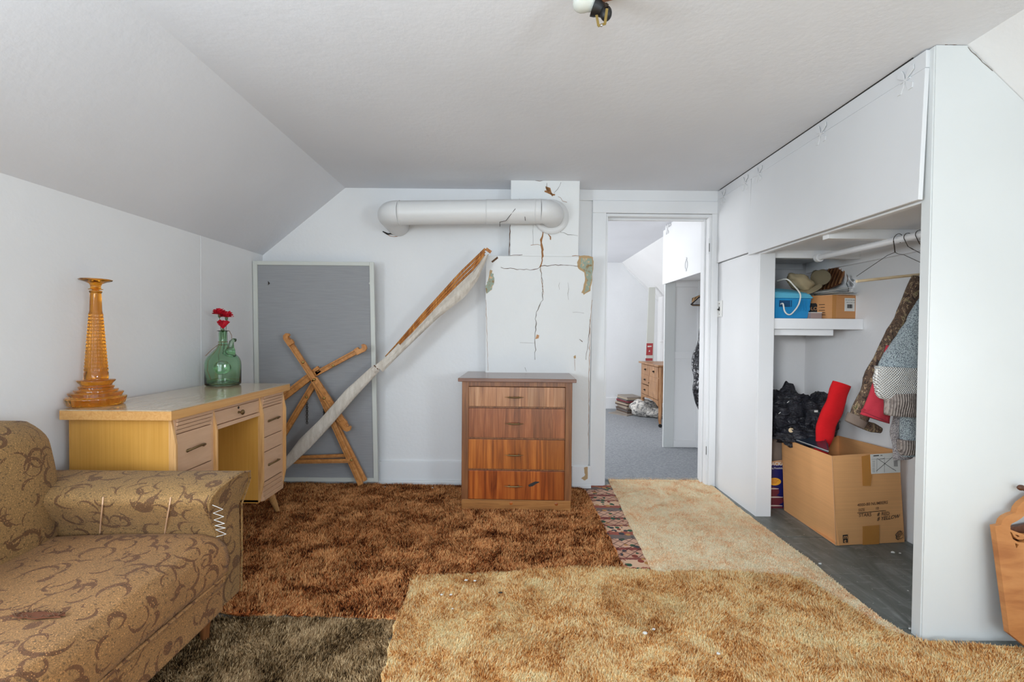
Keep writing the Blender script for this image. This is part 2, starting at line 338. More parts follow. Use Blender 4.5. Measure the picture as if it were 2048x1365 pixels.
t = NT('navy_print', .4); t.col(lin((30, 30, 96)))
flat('choc', (112, 44, 56), .4); flat('cream_fill', (216, 196, 186), .6); flat('orange_oval', (246, 176, 52), .5); flat('kraft_inside', (200, 150, 108), .8)
flat('book_cover', (42, 52, 66), .3); flat('board_grey', (112, 116, 116), .7)
def camo_mat():
    t = NT('camo', .85); v = t.co((14, 14, 9)); a = t.n('TexVoronoi', Vector=v, Scale=2.4); w = t.noise(v, 2.5, 5, .7, 1.5)
    c = t.ramp(w, [(.0, lin((38, 30, 26))), (.42, lin((92, 70, 54))), (.50, lin((58, 46, 38))), (.55, lin((158, 132, 104))), (.60, lin((84, 88, 52))), (.64, lin((70, 50, 38))), (.70, lin((196, 178, 150)))])
    c.node.color_ramp.interpolation = 'CONSTANT'; t.col(c); t.bump(w, .4, .01)
camo_mat()
def knit(name, ca, cb, sc=110, rib=None, rows=None):
    t = NT(name, .95); vo = t.n('TexVoronoi', Vector=t.co((1, 1, 1)), Scale=sc); n = t.noise(t.co(), sc*.8, 2)
    c = t.mix(t.mth('GREATER_THAN', n, .53), lin(ca), lin(cb))
    if rows:
        sx = t.n('SeparateXYZ', Vector=t.n('TexCoord').outputs['Object']); r = t.mth('MULTIPLY', t.mth('SINE', t.mth('MULTIPLY', sx.outputs[2], rows)), t.mth('SINE', t.mth('MULTIPLY', sx.outputs[0], rows*1.5)))
        c = t.mix(t.mth('MULTIPLY', t.mth('LESS_THAN', r, -.45), .8), lin(ca), lin(cb)); t.bump(r, .8, .01)
    elif rib: 
        r = t.mth('SINE', t.mth('MULTIPLY', t.n('SeparateXYZ', Vector=t.n('TexCoord').outputs['Object']).outputs[0], rib)); c = t.mix(t.mth('MULTIPLY', t.mth('LESS_THAN', r, -.1), .5), c, lin([x*.6 for x in ca]))
        t.bump(r, .6, .006)
    else: t.bump(vo.outputs['Distance'], .8, .008)
    t.col(c); return t.m
knit('knit_blue', (206, 218, 220), (104, 114, 126), 420); knit('knit_white', (244, 242, 236), (160, 164, 166), 200, None, 520); knit('knit_taupe', (166, 154, 146), (140, 128, 122), 90, 700); knit('knit_grey', (190, 182, 180), (140, 134, 136), 300)
t = NT('foil_black', .22); t.col(t.ramp(t.noise(t.co((22, 22, 14)), 1.5, 4, .6, 1.5), [(.45, lin((26, 26, 30))), (.58, lin((70, 70, 76))), (.66, lin((226, 226, 230)))])); t.bump(t.noise(t.co(), 22, 4), 1, .02)
t = NT('peel', .95); t.col(t.ramp(t.noise(t.co(), 26, 4, .6), [(.36, lin((150, 126, 88))), (.46, lin((162, 168, 150))), (.56, lin((150, 168, 154))), (.66, lin((224, 184, 142)))])); t.bump(t.noise(t.co(), 60, 3), .5, .003)
t = NT('sheet_cloth', .9); t.col(t.ramp(t.noise(t.co((8, 8, 8)), 3, 3, .5, 1), [(.4, lin((132, 130, 130))), (.5, lin((206, 202, 196))), (.7, lin((222, 216, 208)))])); t.bump(t.noise(t.co(), 16, 4), .8, .02)
for i, cc in enumerate(((196, 190, 182), (150, 140, 130), (88, 70, 60), (120, 40, 52), (176, 160, 140), (96, 92, 90))): flat('mag%d' % i, cc, .6)

# ================================================================ STRUCTURE
YB, H, XL, XC, ZK, XR = 3.3, 2.1125, -1.766, -1.18, 1.629, 1.48
XS, XK, ZR = 1.591, 2.12, 1.62          # right slope start, right knee wall, its height
YN, YF = -4.2, 6.62                      # gable behind camera, far gable
struct('floor', MB().box(XL-.1, XK+.1, YN, YF, -.12, 0), MAT['floor_paint'])
fl = bpy.data.objects['floor']
ys = [1.3, 1.69, 2.07, 2.46, 2.84, 3.29]
for i in range(5):
    MB().box(1.18, XK-.003, ys[i]+.0015, ys[i+1]-.0015, .0002, .002+.0008*(i % 2)).build('board', MAT['floor_paint'], fl, bevel=.0008)
struct('wall_left', MB().box(XL-.1, XL, YN, YF, 0, ZK), MAT['wall'])
struct('ceiling', MB().box(XC, XS, YN, YF, H, H+.08), MAT['ceiling'])
struct('ceiling', MB().prism([(XL-.1, YN, ZK-.0825), (XL, YN, ZK), (XC, YN, H), (XC, YN, H+.08), (XL-.1, YN, ZK+.02)], (0, YF-YN, 0)), MAT['ceiling'])
struct('ceiling', MB().prism([(XK+.1, YN, ZR-.09), (XK, YN, ZR), (XS, YN, H), (XS, YN, H+.08), (XK+.1, YN, ZR+.02)], (0, YF-YN, 0)), MAT['wall'])
struct('wall_right', MB().box(XK, XK+.1, YN, YF, 0, ZR), MAT['wall'])
DX0, DX1, DZ = .672, 1.432, 1.945
gab = [(XL, 0), (XL, ZK), (XC, H), (XS, H), (XK, ZR), (XK, 0)]
struct('wall_back', MB().prism([(x, YB, z) for x, z in gab+[(DX1, 0), (DX1, DZ), (DX0, DZ), (DX0, 0)]], (0, .12, 0)), MAT['wall'])
struct('wall_far', MB().prism([(x, YF, z) for x, z in gab], (0, .1, 0)), MAT['farwall'])
# gable behind the camera with its window opening
wx0, wx1, wz0, wz1 = -1.35, 1.15, .6, 1.9
g = MB(); g.box(XL, XK, YN-.1, YN, 0, wz0)
g.prism([(XL, YN, wz0), (XL, YN, ZK), (wx0, YN, ZK+.3), (wx0, YN, wz0)], (0, -.1, 0)); g.prism([(wx1, YN, wz0), (wx1, YN, wz1), (1.85, YN, wz1-.05), (XK, YN, ZR), (XK, YN, wz0)], (0, -.1, 0))
g.prism([(wx0, YN, wz1), (XC, YN, H), (XS, YN, H), (1.8, YN, wz1), ], (0, -.1, 0)); struct('wall_rear', g, MAT['wall'])
wf = MB()
for a in (wx0, (wx0+wx1)/2-.03, wx1-.06): wf.box(a, a+.06, YN-.07, YN-.02, wz0, wz1)
for a in (wz0, wz1-.06): wf.box(wx0, wx1, YN-.07, YN-.02, a, a+.06)
struct('window_1', wf, MAT['trim'])
for n_, (xa, xb) in enumerate(((XL, XL+.03), (XK-.03, XK))):  # frames added around the two side fill lights, no such windows known
    wf = MB()
    yw = .1 if n_ == 0 else -1.3
    for a in (-.56, .50): wf.box(xa, xb, yw+a, yw+a+.06, .89, 1.51)
    for a in (.89, 1.45): wf.box(xa, xb, yw-.56, yw+.56, a, a+.06)
    struct('window_%d' % (n_+2), wf, MAT['trim'])
# far carpet
struct('floor', MB().box(XL, XK, YB+.10, YF, 0, .012), MAT['carpet_grey'])
# baseboards
bb = MB().box(XL, .52, YB-.018, YB, .028, .165); bb.box(XL, .52, YB-.03, YB, 0, .028)
struct('baseboard_back', bb, MAT['trim'], bevel=.003)
struct('baseboard_far', MB().box(XL, XK, YF-.02, YF, .012, .17), MAT['trim'], bevel=.003)
# ---- door frame of the back wall
d1 = tag(bpy.data.objects.new('door_1', None), None, None, None, 'structure'); COL.objects.link(d1)
d1.location = ((DX0+DX1)/2, YB, 0); W['door_1'] = Matrix.Translation(d1.location)
tm = MAT['trim']
MB().box(.578, DX0+.004, YB-.022, YB, 0, 1.948).build('casing', tm, d1, bevel=.003)
MB().box(DX1-.004, XR-.002, YB-.022, YB, 0, 1.948).build('casing', tm, d1, bevel=.003)
MB().box(.578, XR-.002, YB-.024, YB, 1.948, 2.035).build('head_casing', tm, d1, bevel=.003)
MB().box(.46, XR-.002, YB-.016, YB, 2.037, H).build('frieze_board', tm, d1, bevel=.002)
MB().box(DX0, DX0+.018, YB-.012, YB+.13, 0, DZ-.018).build('jamb', tm, d1, bevel=.002)
MB().box(DX1-.02, DX1, YB-.012, YB+.13, 0, DZ-.018).build('jamb', tm, d1, bevel=.002)
MB().box(DX0, DX1, YB-.012, YB+.13, DZ-.018, DZ).build('head_jamb', tm, d1, bevel=.002)
st = MB().box(DX0+.018, DX0+.03, YB+.045, YB+.08, 0, DZ-.03); st.box(DX1-.032, DX1-.02, YB+.045, YB+.08, 0, DZ-.03); st.box(DX0+.018, DX1-.02, YB+.045, YB+.08, DZ-.03, DZ-.018)
st.build('door_stop', tm, d1, bevel=.002)
for zz in (1.72, .27):
    hb = MB().box(DX1-.0225, DX1-.0195, YB-.006, YB+.03, zz-.05, zz+.05); hb.tube([(DX1-.021, YB-.014, zz-.055), (DX1-.021, YB-.014, zz+.055)], .006, 8)
    h = hb.build('hinge', tm, d1, smooth=40)
    MB().tube([(DX1-.021, YB-.02, zz+.02), (DX1-.021, YB-.021, zz-.04)], .0022, 6).build('worn_patch', MAT['iron'], h)
# far side casing
MB().box(DX0-.09, DX0+.004, YB+.12, YB+.14, 0, 2.03).build('casing', tm, d1, bevel=.003)
# ---- chimney breast (leans a little) with cracks and lost paint
def chy(z): return 3.245-.0665*z
CN = Vector((0, -1, -.0665)).normalized()
def Cp(x, y): return Pl(x, y, (0, 3.245, 0), CN)
def cwall(x0, x1, z0, z1):
    m = MB(); m.hexa([(x0, chy(z0), z0), (x1, chy(z0), z0), (x1, YB+.02, z0), (x0, YB+.02, z0)], [(x0, chy(z1), z1), (x1, chy(z1), z1), (x1, YB+.02, z1), (x0, YB+.02, z1)]); return m
zt = Cp(1000, 512).z
ch = struct('wall_chimney', cwall(Cp(971, 600).x, Cp(1184, 600).x, 0, zt), MAT['chimney'], bevel=.004)
cwall(Cp(1021, 450).x, Cp(1158, 450).x, zt-.0005, H+.01).build('upper_stack', MAT['chimney'], ch, bevel=.003)
def jit(pts, step=6, amp=1.6):
    out = []
    for (a, b), (c, d) in zip(pts[:-1], pts[1:]):
        n = max(1, int(math.hypot(c-a, d-b)/step))
        for i in range(n): out.append((a+(c-a)*i/n+random.uniform(-amp, amp), b+(d-b)*i/n+random.uniform(-amp, amp)))
    out.append(pts[-1]); return out
def crack(pts, w, mat='crackgrey', amp=1.4, proj=Cp, nrm=CN, parent=ch):
    P = [proj(*p) for p in jit(pts, 6, amp)]; n = len(P)
    MB().ribbon(P, [w*(.5+.9*random.random())*(.35+.65*math.sin(PI*(i+.5)/n)**.4) for i in range(n)], nrm, .001).build('crack', MAT[mat], parent)
crack([(1086, 462), (1084, 480), (1086, 505), (1080, 535)], .014, 'rust', 2.2)
crack([(1098, 385), (1092, 374), (1106, 392)], .02, 'rust', 2)
crack([(1088, 384), (1110, 390)], .012, 'rust', 2)
crack([(1095, 462), (1101, 480)], .008, 'rust', 2)
crack([(1060, 490), (1082, 491)], .004, 'rust'); crack([(1080, 535), (1084, 560), (1086, 600), (1072, 625), (1071, 680), (1070, 720)], .0045, 'crackgrey', 1.5)
crack([(1080, 535), (1084, 560), (1086, 590)], .003, 'rust', 1.5)
crack([(1001, 536), (1040, 539), (1068, 540), (1082, 533), (1110, 530), (1158, 533)], .004, 'inkbrown', 1.2)
crack([(1020, 511), (1045, 510)], .003, 'inkbrown'); crack([(1143, 511), (1160, 512)], .003, 'rust')
crack([(1095, 366), (1094, 380)], .003); crack([(1121, 366), (1116, 378), (1108, 386)], .0022)
crack([(1116, 392), (1125, 402), (1134, 405)], .003, 'rust'); crack([(1118, 450), (1122, 465), (1140, 471), (1156, 472)], .0025)
crack([(1066, 450), (1066, 490)], .0015, 'crackgrey', .3); crack([(1040, 686), (1070, 687)], .0015, 'crackgrey', .4)
crack([(1180, 640), (1176, 690), (1172, 720)], .003, 'inkbrown', 1); crack([(1184, 600), (1180, 660), (1178, 740), (1177, 900)], .0028, 'rust', .6)
crack([(1160, 678), (1165, 684)], .004, 'inkbrown'); crack([(1149, 715), (1150, 742)], .0015, 'rust', .3)
crack([(1137, 565), (1137, 600)], .0014); crack([(1146, 625), (1168, 627)], .0014); crack([(1118, 565), (1119, 580)], .0015)
crack([(972, 600), (974, 680), (976, 742)], .0022, 'rust', .5); crack([(1020, 450), (1019, 490), (1018, 512)], .005, 'inkbrown', .6)
crack([(1071, 361), (1080, 362), (1088, 361)], .004, 'inkbrown', .6)
crack([(1050, 735), (1053, 744)], .002); crack([(1148, 934), (1160, 936), (1176, 935)], .004, 'rust', 1); crack([(1172, 935), (1176, 955)], .012, 'rust', 1.5)
def patch(pts, mat, name='peeled_patch', th=.0015, proj=Cp, nrm=CN, parent=ch, k=3):
    out = []
    for i, (a, b) in enumerate(pts):
        c, d = pts[(i+1) % len(pts)]
        for j in range(k): out.append((a+(c-a)*j/k+random.uniform(-.9, .9), b+(d-b)*j/k+random.uniform(-.9, .9)))
    MB().prism([proj(*p) for p in out], nrm*th).build(name, MAT[mat], parent)
patch([(1158, 513), (1172, 511), (1186, 514), (1187, 530), (1184, 560), (1180, 582), (1168, 590), (1163, 586), (1170, 562), (1168, 545), (1156, 538), (1155, 525)], 'plaster', 'lost_plaster', .001)
patch([(1162, 517), (1184, 517), (1185, 532), (1183, 560), (1178, 580), (1168, 587), (1174, 560), (1171, 545), (1160, 534)], 'peel')
patch([(982, 547), (987, 548), (989, 562), (984, 580), (973, 588), (971, 572), (978, 560)], 'peel'); patch([(980, 540), (985, 541), (984, 550), (978, 560), (973, 568), (977, 555)], 'plaster', 'lost_plaster', .001)
patch([(994, 514), (997, 517), (985, 526), (983, 524)], 'inkbrown', 'lost_plaster', .001, k=1)
patch([(1070, 678), (1078, 677), (1078, 672), (1073, 670)], 'kraft_inside', 'lost_plaster', .001, k=1)
patch([(1147, 713), (1151, 711), (1152, 717), (1148, 717)], 'plaster', 'lost_plaster', .001, k=1)
bp_ = MB().box(Cp(1144, 900).x, .578, 3.222, 3.245, .03, .155); bp_.box(Cp(1144, 900).x, .578, 3.215, 3.245, 0, .03); struct('baseboard_chimney', bp_, MAT['trim'], bevel=.003)
Bq = lambda x, y: Yp(x, y, 3.222)
patch([(1168, 936), (1175, 934), (1176, 958), (1170, 962), (1162, 958), (1170, 950)], 'plaster', 'lost_paint', .001, Bq, Vector((0, -1, 0)), bpy.data.objects['baseboard_chimney'])
# panel seams on the left wall
sm = MB()
for y in (.2, 1.42, 2.64): sm.box(XL-.001, XL+.0015, y, y+.004, 0, ZK)
sm.build('seam', MAT['trim'], bpy.data.objects['wall_left'])

# ---- built-in closet
cl = MAT['closet']; YE = 1.628
wc = struct('wall_closet', MB().box(XR, XR+.02, 2.754, YB-.001, 0, 1.592), MAT['closet_face'], bevel=.001)
MB().box(XR, XR+.092, 2.737, 2.754, 0, 1.59).build('stile', MAT['closet_face'], wc, bevel=.002)
MB().box(XR, XR+.035, YE, 1.666, 0, H-.002).build('stile', MAT['sideend'], wc, bevel=.002)
MB().box(XR-.013, XR+.024, 1.645, YB-.001, 2.046, H-.005).build('top_rail', MAT['closet_face'], wc, bevel=.002)
MB().box(XR+.002, XR+.03, 1.66, YB-.001, 1.572, 1.598).build('rail', cl, wc, bevel=.002)
ep = MB().prism([(XR+.003, YE-.004, .0), (XR+.003, YE-.004, H-.002), (XS, YE-.004, H-.002), (XK-.002, YE-.004, ZR), (XK-.002, YE-.004, 0)], (0, .018, 0))
struct('wall_closet_end', ep, MAT['sideend'])
# small cracks between end panel and slope
rr_ = bpy.data.objects['wall_closet_end']
crack([(1935, 95), (1960, 120), (1985, 142)], .002, 'crackgrey', .8, lambda x, y: Yp(x, y, YE-.004), Vector((0, -1, 0)), rr_)
crack([(1890, 89), (1928, 88)], .004, 'inkbrown', .5, lambda x, y: Yp(x, y, YE-.004), Vector((0, -1, 0)), rr_)
MB().prism([(XR-.0135, 1.7, H-.005), (XR-.0135, 3.25, H-.005), (XR-.0135, 3.25, H), (XR-.0135, 1.7, H)], (.003, 0, 0)).build('gap', MAT['dark'], wc)
MB().box(XR+.006, XR+.02, 1.66, 1.76, 1.598, 2.072).build('stile', cl, wc)
# cupboard floor with joists and cleats
cf = struct('wall_cupboard_floor', MB().box(XR+.03, 2.10, YE+.02, YB-.001, 1.600, 1.612), cl)
for y in (2.195, 2.757): MB().box(XR+.03, 2.108, y, y+.04, 1.553, 1.600).build('joist', cl, cf, bevel=.002)
MB().box(XR+.03, 2.08, YB-.022, YB-.001, 1.56, 1.60).build('cleat', cl, cf, bevel=.002)
MB().box(2.095, XK-.001, 1.66, YB-.03, 1.53, 1.60).build('cleat', cl, cf, bevel=.002)
# overhead doors, hinged at the top
def butterfly(parent, y, z, fr):
    m = MB()
    for sy in (-1, 1):
        for sz in (-1, 1):
            pts = [(0, 0), (sy*.010, sz*.006), (sy*.036, sz*.024), (sy*.034, sz*.042), (sy*.016, sz*.044), (sy*.006, sz*.024)]
            m.prism([fr(y+a, z+b) for a, b in pts], fr(y, z, 1)-fr(y, z))
    m.tube([fr(y-.022, z, .5), fr(y+.022, z, .5)], .0035, 8)
    m.build('hinge', MAT['closet_face'], parent, bevel=.001)
def over_door(n, y0, y1, z0, z1, ang, hs):
    zc = z1; ca, sa = math.cos(ang), math.sin(ang)
    def fr(y, z, o=0):   # point on the leaf front, o outwards
        dz = z-zc; ox = -(.0+.004*o); return Vector((XR-.016+ox*ca+dz*sa, y, zc+dz*ca-ox*sa))
    m = MB(); t0 = [fr(y0, z0), fr(y1, z0), fr(y1, z1), fr(y0, z1)]
    m.prism(t0, Vector((ca, 0, -sa))*.016)
    d = struct('door_%d' % n, m, MAT['closet_face'], bevel=.0015)
    for y in hs: butterfly(d, y, z1-.002, fr)
    return d
over_door(2, 1.644, 2.82, 1.578, 2.044, .03, (1.725, 2.74)); over_door(3, 2.828, YB-.01, 1.6, 2.044, .004, (2.90, 3.20)); 
butterfly(bpy.data.objects['door_2'], 2.19, 2.044, lambda y, z, o=0: Vector((XR-.017-.004*o, y, z)))
# shelf in the closet (side to side at the far end)
sh = struct('trim_1', MB().box(XR+.02, XK-.001, 2.775, YB-.001, 1.172, 1.19), cl, bevel=.002)
MB().box(XR+.02, XK-.001, 2.757, 2.775, 1.128, 1.192).build('shelf_edge', cl, sh, bevel=.002)
MB().box(XR+.02, 1.97, 2.80, 2.83, 1.09, 1.128).build('shelf_cleat', cl, sh, bevel=.002)
# closet rod
rd = thing('closet_rod', 'white painted round hanging rod under the cupboard joists', 'rod', (1.81, 2.7, 1.54))
MB().tube([(1.81, 2.715, 1.548), (1.81, 1.66, 1.535)], .0165, 16).build('rod', MAT['trim'], rd, smooth=True)
MB().tube([(1.81, 2.72, 1.548), (1.81, 2.695, 1.548)], .025, 18).build('rod_cup', MAT['trim'], rd, smooth=40)
# hook on joist behind
# ---- light switch on the closet side panel
sw = thing('light_switch', 'small white double-slot light switch plate beside the doorway', 'light switch', (XR, 3.22, 1.27))
a, b = Xp(1435, 611, XR), Xp(1446, 611, XR); yc = (a.y+b.y)/2
MB().box(XR-.006, XR-.0005, yc-.035, yc+.035, 1.215, 1.33).build('plate', MAT['white'], sw, bevel=.002)
MB().box(XR-.0075, XR-.0055, yc-.006, yc+.006, 1.258, 1.288).build('slot', MAT['dark'], sw)
MB().bar((XR-.006, yc, 1.273), (XR-.018, yc, 1.266), .007, .01).build('toggle', MAT['dark'], sw, bevel=.001)
for z in (1.235, 1.31): MB().tube([(XR-.0055, yc, z), (XR-.0075, yc, z)], .0035, 8).build('screw', MAT['antique'], sw)

# ================================================================ CARPETS
def inside(P, poly):
    x, y = P[:, 0], P[:, 1]; r = np.zeros(len(P), bool); n = len(poly)
    for i in range(n):
        x1, y1 = poly[i]; x2, y2 = poly[(i+1) % n]
        with np.errstate(divide='ignore', invalid='ignore'):
            c = ((y1 > y) != (y2 > y)) & (x < (x2-x1)*(y-y1)/(y2-y1+1e-12)+x1)
        r ^= c
    return r
def vnoise(P, f, seed):
    # smooth value noise on numpy arrays
    q = P*f+seed; i = np.floor(q).astype(int); w = q-i; w = w*w*(3-2*w)
    def h(a, b): return (np.sin(a*127.1+b*311.7+seed)*43758.5453) % 1
    return (h(i[:, 0], i[:, 1])*(1-w[:, 0])+h(i[:, 0]+1, i[:, 1])*w[:, 0])*(1-w[:, 1])+(h(i[:, 0], i[:, 1]+1)*(1-w[:, 0])+h(i[:, 0]+1, i[:, 1]+1)*w[:, 0])*w[:, 1]
def rug(name, poly, mat, z0, z1, dens, hgt, wid, label, ymin=.9, rag=.012, ext=.0):
    # ragged outline
    out = []
    n = len(poly)
    for i in range(n):
        a = np.array(poly[i]); b = np.array(poly[(i+1) % n]); L = np.linalg.norm(b-a); m = max(1, int(L/.03))
        for j in range(m):
            p = a+(b-a)*j/m; out.append(p+rng.uniform(-rag, rag, 2)*(j > 0))
    root = thing(name, label, 'rug' if 'rug' in name else 'carpet', (0, 0, 0))
    MB().prism([(p[0], p[1], z0) for p in out], (0, 0, z1-z0)).build('backing', MAT[mat], root)
    P = np.array(poly); lo = P.min(0); hi = P.max(0); lo[1] = max(lo[1], ymin); N = int(dens*(hi-lo)[0]*(hi-lo)[1])
    q = lo+rng.random((N, 2))*(hi-lo)
    q = q[inside(q, poly)]; n = len(q)
    clump = vnoise(q, 14, 3.3)*.6+vnoise(q, 45, 1.7)*.4
    hh = hgt*(.55+.9*clump)*(.8+.4*rng.random(n)); th = 2*PI*rng.random(n)
    lean = (vnoise(q, 9, 11)-.5)*2*PI; lx = np.cos(lean)*.35+rng.normal(0, .28, n); ly = np.sin(lean)*.35+rng.normal(0, .28, n)
    dx = np.cos(th)*wid/2; dy = np.sin(th)*wid/2
    V = np.empty((n, 3, 3)); V[:, 0] = np.stack([q[:, 0]-dx, q[:, 1]-dy, np.full(n, z1-.001)], 1); V[:, 1] = np.stack([q[:, 0]+dx, q[:, 1]+dy, np.full(n, z1-.001)], 1)
    V[:, 2] = np.stack([q[:, 0]+lx*hh, q[:, 1]+ly*hh, z1+hh], 1)
    me = bpy.data.meshes.new('pile'); me.vertices.add(3*n); me.vertices.foreach_set('co', V.reshape(-1)); me.loops.add(3*n); me.loops.foreach_set('vertex_index', np.arange(3*n, dtype=np.int32))
    me.polygons.add(n); me.polygons.foreach_set('loop_start', np.arange(0, 3*n, 3, dtype=np.int32)); me.polygons.foreach_set('loop_total', np.full(n, 3, dtype=np.int32)); me.update(); me.validate()
    me.materials.append(MAT[mat]); o = bpy.data.objects.new('pile', me); COL.objects.link(o); o.parent = root; o['kind'] = 'stuff'; return root
def zz(x, y, z=.01): p = Zp(x, y, z); return (p.x, p.y)
rug('brown_rug', [(XL+.01, 3.262), (zz(1160, 973)[0], 3.2), zz(1173, 985), zz(1200, 1040), zz(1225, 1090), zz(1250, 1143), zz(1150, 1138), zz(1000, 1148), zz(825, 1158), zz(812, 1200), (-.417, 1.72), (-.9, 1.745), (XL+.01, 1.78)],
    'shag_brown', .002, .008, 70000, .016, .0045, 'rust-brown mottled shag rug under the chest of drawers', 1.6)
rug('tan_rug', [zz(822, 1156), zz(1000, 1148), zz(1150, 1136), zz(1250, 1140), zz(1330, 1147), zz(1430, 1144), zz(1530, 1150), zz(1610, 1160), zz(1660, 1190), zz(1720, 1230), zz(1780, 1265), zz(1850, 1287), zz(1950, 1293), zz(2080, 1302), (2.08, 1.1), (2.08, -.8), (-.30, -.8), (-.385, 1.404), (-.417, 1.725), zz(812, 1200)],
    'shag_tan', .006, .014, 90000, .011, .0038, 'large golden tan shag rug across the front of the floor', 1.15)
rug('cream_runner', [zz(1215, 957), zz(1398, 957), zz(1428, 974), zz(1471, 1010), zz(1557, 1075), zz(1618, 1119), zz(1693, 1181), zz(1761, 1235), zz(1822, 1271), (1.40, 1.45), (.80, 1.45), zz(1303, 1141)],
    'pile_cream', .004, .009, 60000, .006, .004, 'pale cream carpet remnant leading into the doorway', 1.4, .004)
rug('olive_rug', [(-1.74, 1.74), (-.425, 1.715), (-.392, 1.40), (-.31, -.5), (-1.74, -.5)], 'shag_olive', .001, .006, 80000, .013, .0042, 'dark olive shag rug beside the loveseat', 1.1)
pr = thing('patterned_rug', 'narrow strip of dark red and green floral patterned rug between brown and cream carpets', 'rug', (.6, 2.6, 0))
MB().prism([(p[0], p[1], .0005) for p in (zz(1150, 973, 0), zz(1207, 973, 0), zz(1300, 950, 0), zz(1420, 1000, 0), (1.0, 2.0), (.4, 2.0))], (0, 0, .003)).build('rug_sheet', MAT['patterned_rug'], pr)
# plaster crumbs and lint on the carpets
def crumb(x, y, r, mat='white', lab='', z=.02, grp=None, name='plaster_crumb', cat='debris'):
    p = Zp(x, y, z); m = MB().blob(p, (r, r*.7, r*.4), .5, 3, 8, 5, seed=x); o = m.build(name, MAT[mat]); 
    return tag(o, lab, cat, grp)
G = 'white flecks lying on the tan rug'
for x, y, r in ((883, 1190, .006), (902, 1190, .006), (950, 1162, .007), (932, 1161, .008), (1290, 1267, .009), (1307, 1259, .007), (1437, 1308, .007), (905, 1218, .004)):
    crumb(x, y, r, 'paper', 'pale fleck of lint or plaster lying on the tan rug', .024, G)
for x, y, r in ((770, 974, .005), (865, 976, .006), (1640, 1128, .008), (1786, 1105, .010), (1800, 1107, .006), (1820, 1258, .006), (1954, 1301, .012), (1816, 1182, .004)):
    crumb(x, y, r, 'white', 'white paint chip lying near the wall edge of the floor', .006 if x > 1600 else .022, 'white paint chips by the walls', 'paint_chip')
tag(MB().blob(Zp(1001, 1186, .024), (.009, .004, .003), .3, 2, 8, 5).build('dark_chip', MAT['dark']), 'single small dark chip lying on the tan rug', 'debris')
# ================================================================ STOVE PIPE
sp_ = thing('stove_pipe', 'white painted stovepipe crossing from the wall into the chimney', 'pipe', (-.3, 3.0, 1.87))
PY = 2.985; pa = Yp(800, 426, PY); pb = Yp(1080, 423, PY); R = .0755; pm = MAT['pipe']
def arc(c, d0, d1, r, n=8, a0=0, a1=PI/2): return [c+d0*(r*math.sin(a0+(a1-a0)*i/n))+d1*(r*(1-math.cos(a0+(a1-a0)*i/n))) for i in range(n+1)]
mid = pa.lerp(pb, .62)
MB().tube([pa, mid+Vector((.01, 0, 0))], R, 32).build('pipe_section', pm, sp_, smooth=True)
MB().tube([mid-Vector((.0, 0, 0)), pb], R+.0018, 32).build('pipe_section', pm, sp_, smooth=True)
MB().tube(arc(pa, Vector((-1, 0, 0)), Vector((0, 1, 0)), .085, 8)+[pa+Vector((-.085, .10, 0)), Vector((pa.x-.085, YB-.002, pa.z-.01))], R+.002, 32, up=(0, 0, 1)).build('elbow', pm, sp_, smooth=True)
pe = arc(pb, Vector((1, 0, 0)), Vector((0, 1, 0)), .085, 8); MB().tube(pe+[Vector((pb.x+.085, chy(1.87)+.01, pb.z))], R+.002, 32).build('elbow', pm, sp_, smooth=True)
for q in (pa, mid, pb, pb-Vector((.035, 0, 0))): MB().tube([q+Vector((-.004, 0, 0)), q, q+Vector((.004, 0, 0))], [R+.0015, R+.0042, R+.0015], 32).build('crimp_ring', pm, sp_, smooth=True)
cc = Vector((pb.x+.085, chy(1.87)-.002, pb.z)); ang = math.atan(.0665)
Mx = Matrix.Rotation(PI/2-ang*0, 4, 'X')
MB().lathe([(.118, 0), (.118, .003), (.112, .010), (.09, .014), (.078, .012), (.078, 0)], cc, 40, M=Mx).build('collar', pm, sp_, smooth=40)
wl = [Yp(x, y, PY-.0) for x, y in ((1000, 448), (1012, 446), (1030, 425), (1039, 398), (1047, 415), (1050, 446))]
wl = [Vector((p.x, PY-math.sqrt(max(0, (R+.004)**2-(p.z-pa.z)**2)), p.z)) for p in wl]
MB().tube([wl[0]+Vector((0, .03, -.02))]+wl, .0018, 6).build('wire', MAT['iron'], sp_)
# ragged hole in the wall under the pipe's left elbow
hq = lambda x, y: Yp(x, y, YB-.001)
crack([(765, 462), (775, 468), (790, 470), (805, 465), (815, 456), (818, 451)], .02, 'dark', 1.2, hq, Vector((0, -1, 0)), bpy.data.objects['wall_back'])
crack([(768, 466), (780, 473), (795, 473)], .006, 'rust', 1.2, hq, Vector((0, -1, 0)), bpy.data.objects['wall_back'])

# ================================================================ CHEST OF DRAWERS
cx, cy = .045, 2.79
ct = thing('chest_of_drawers', 'walnut veneered four-drawer chest of drawers against the chimney', 'chest of drawers', (cx, cy, .008), -.03)
def L(): return MB(local=True)
hw, dp = .335, .45
L().box(-hw, -hw+.018, .0, dp, .066, .785).build('side_panel', MAT['chest_frame'], ct, bevel=.0015)
L().box(hw-.018, hw, .0, dp, .066, .785).build('side_panel', MAT['chest_frame'], ct, bevel=.0015)
L().box(-hw+.018, hw-.018, dp-.012, dp, .07, .785).build('back_panel', MAT['chest_frame'], ct)
L().box(-hw+.018, hw-.018, .012, dp, .07, .086).build('bottom_panel', MAT['chest_frame'], ct)
L().box(-hw+.001, -hw+.042, -.004, .016, .066, .785).build('face_stile', MAT['chest_frame'], ct, bevel=.0015)
L().box(hw-.042, hw-.001, -.004, .016, .066, .785).build('face_stile', MAT['chest_frame'], ct, bevel=.0015)
L().box(-hw+.042, hw-.042, -.003, .016, .757, .785).build('top_rail', MAT['chest_frame'], ct, bevel=.001)
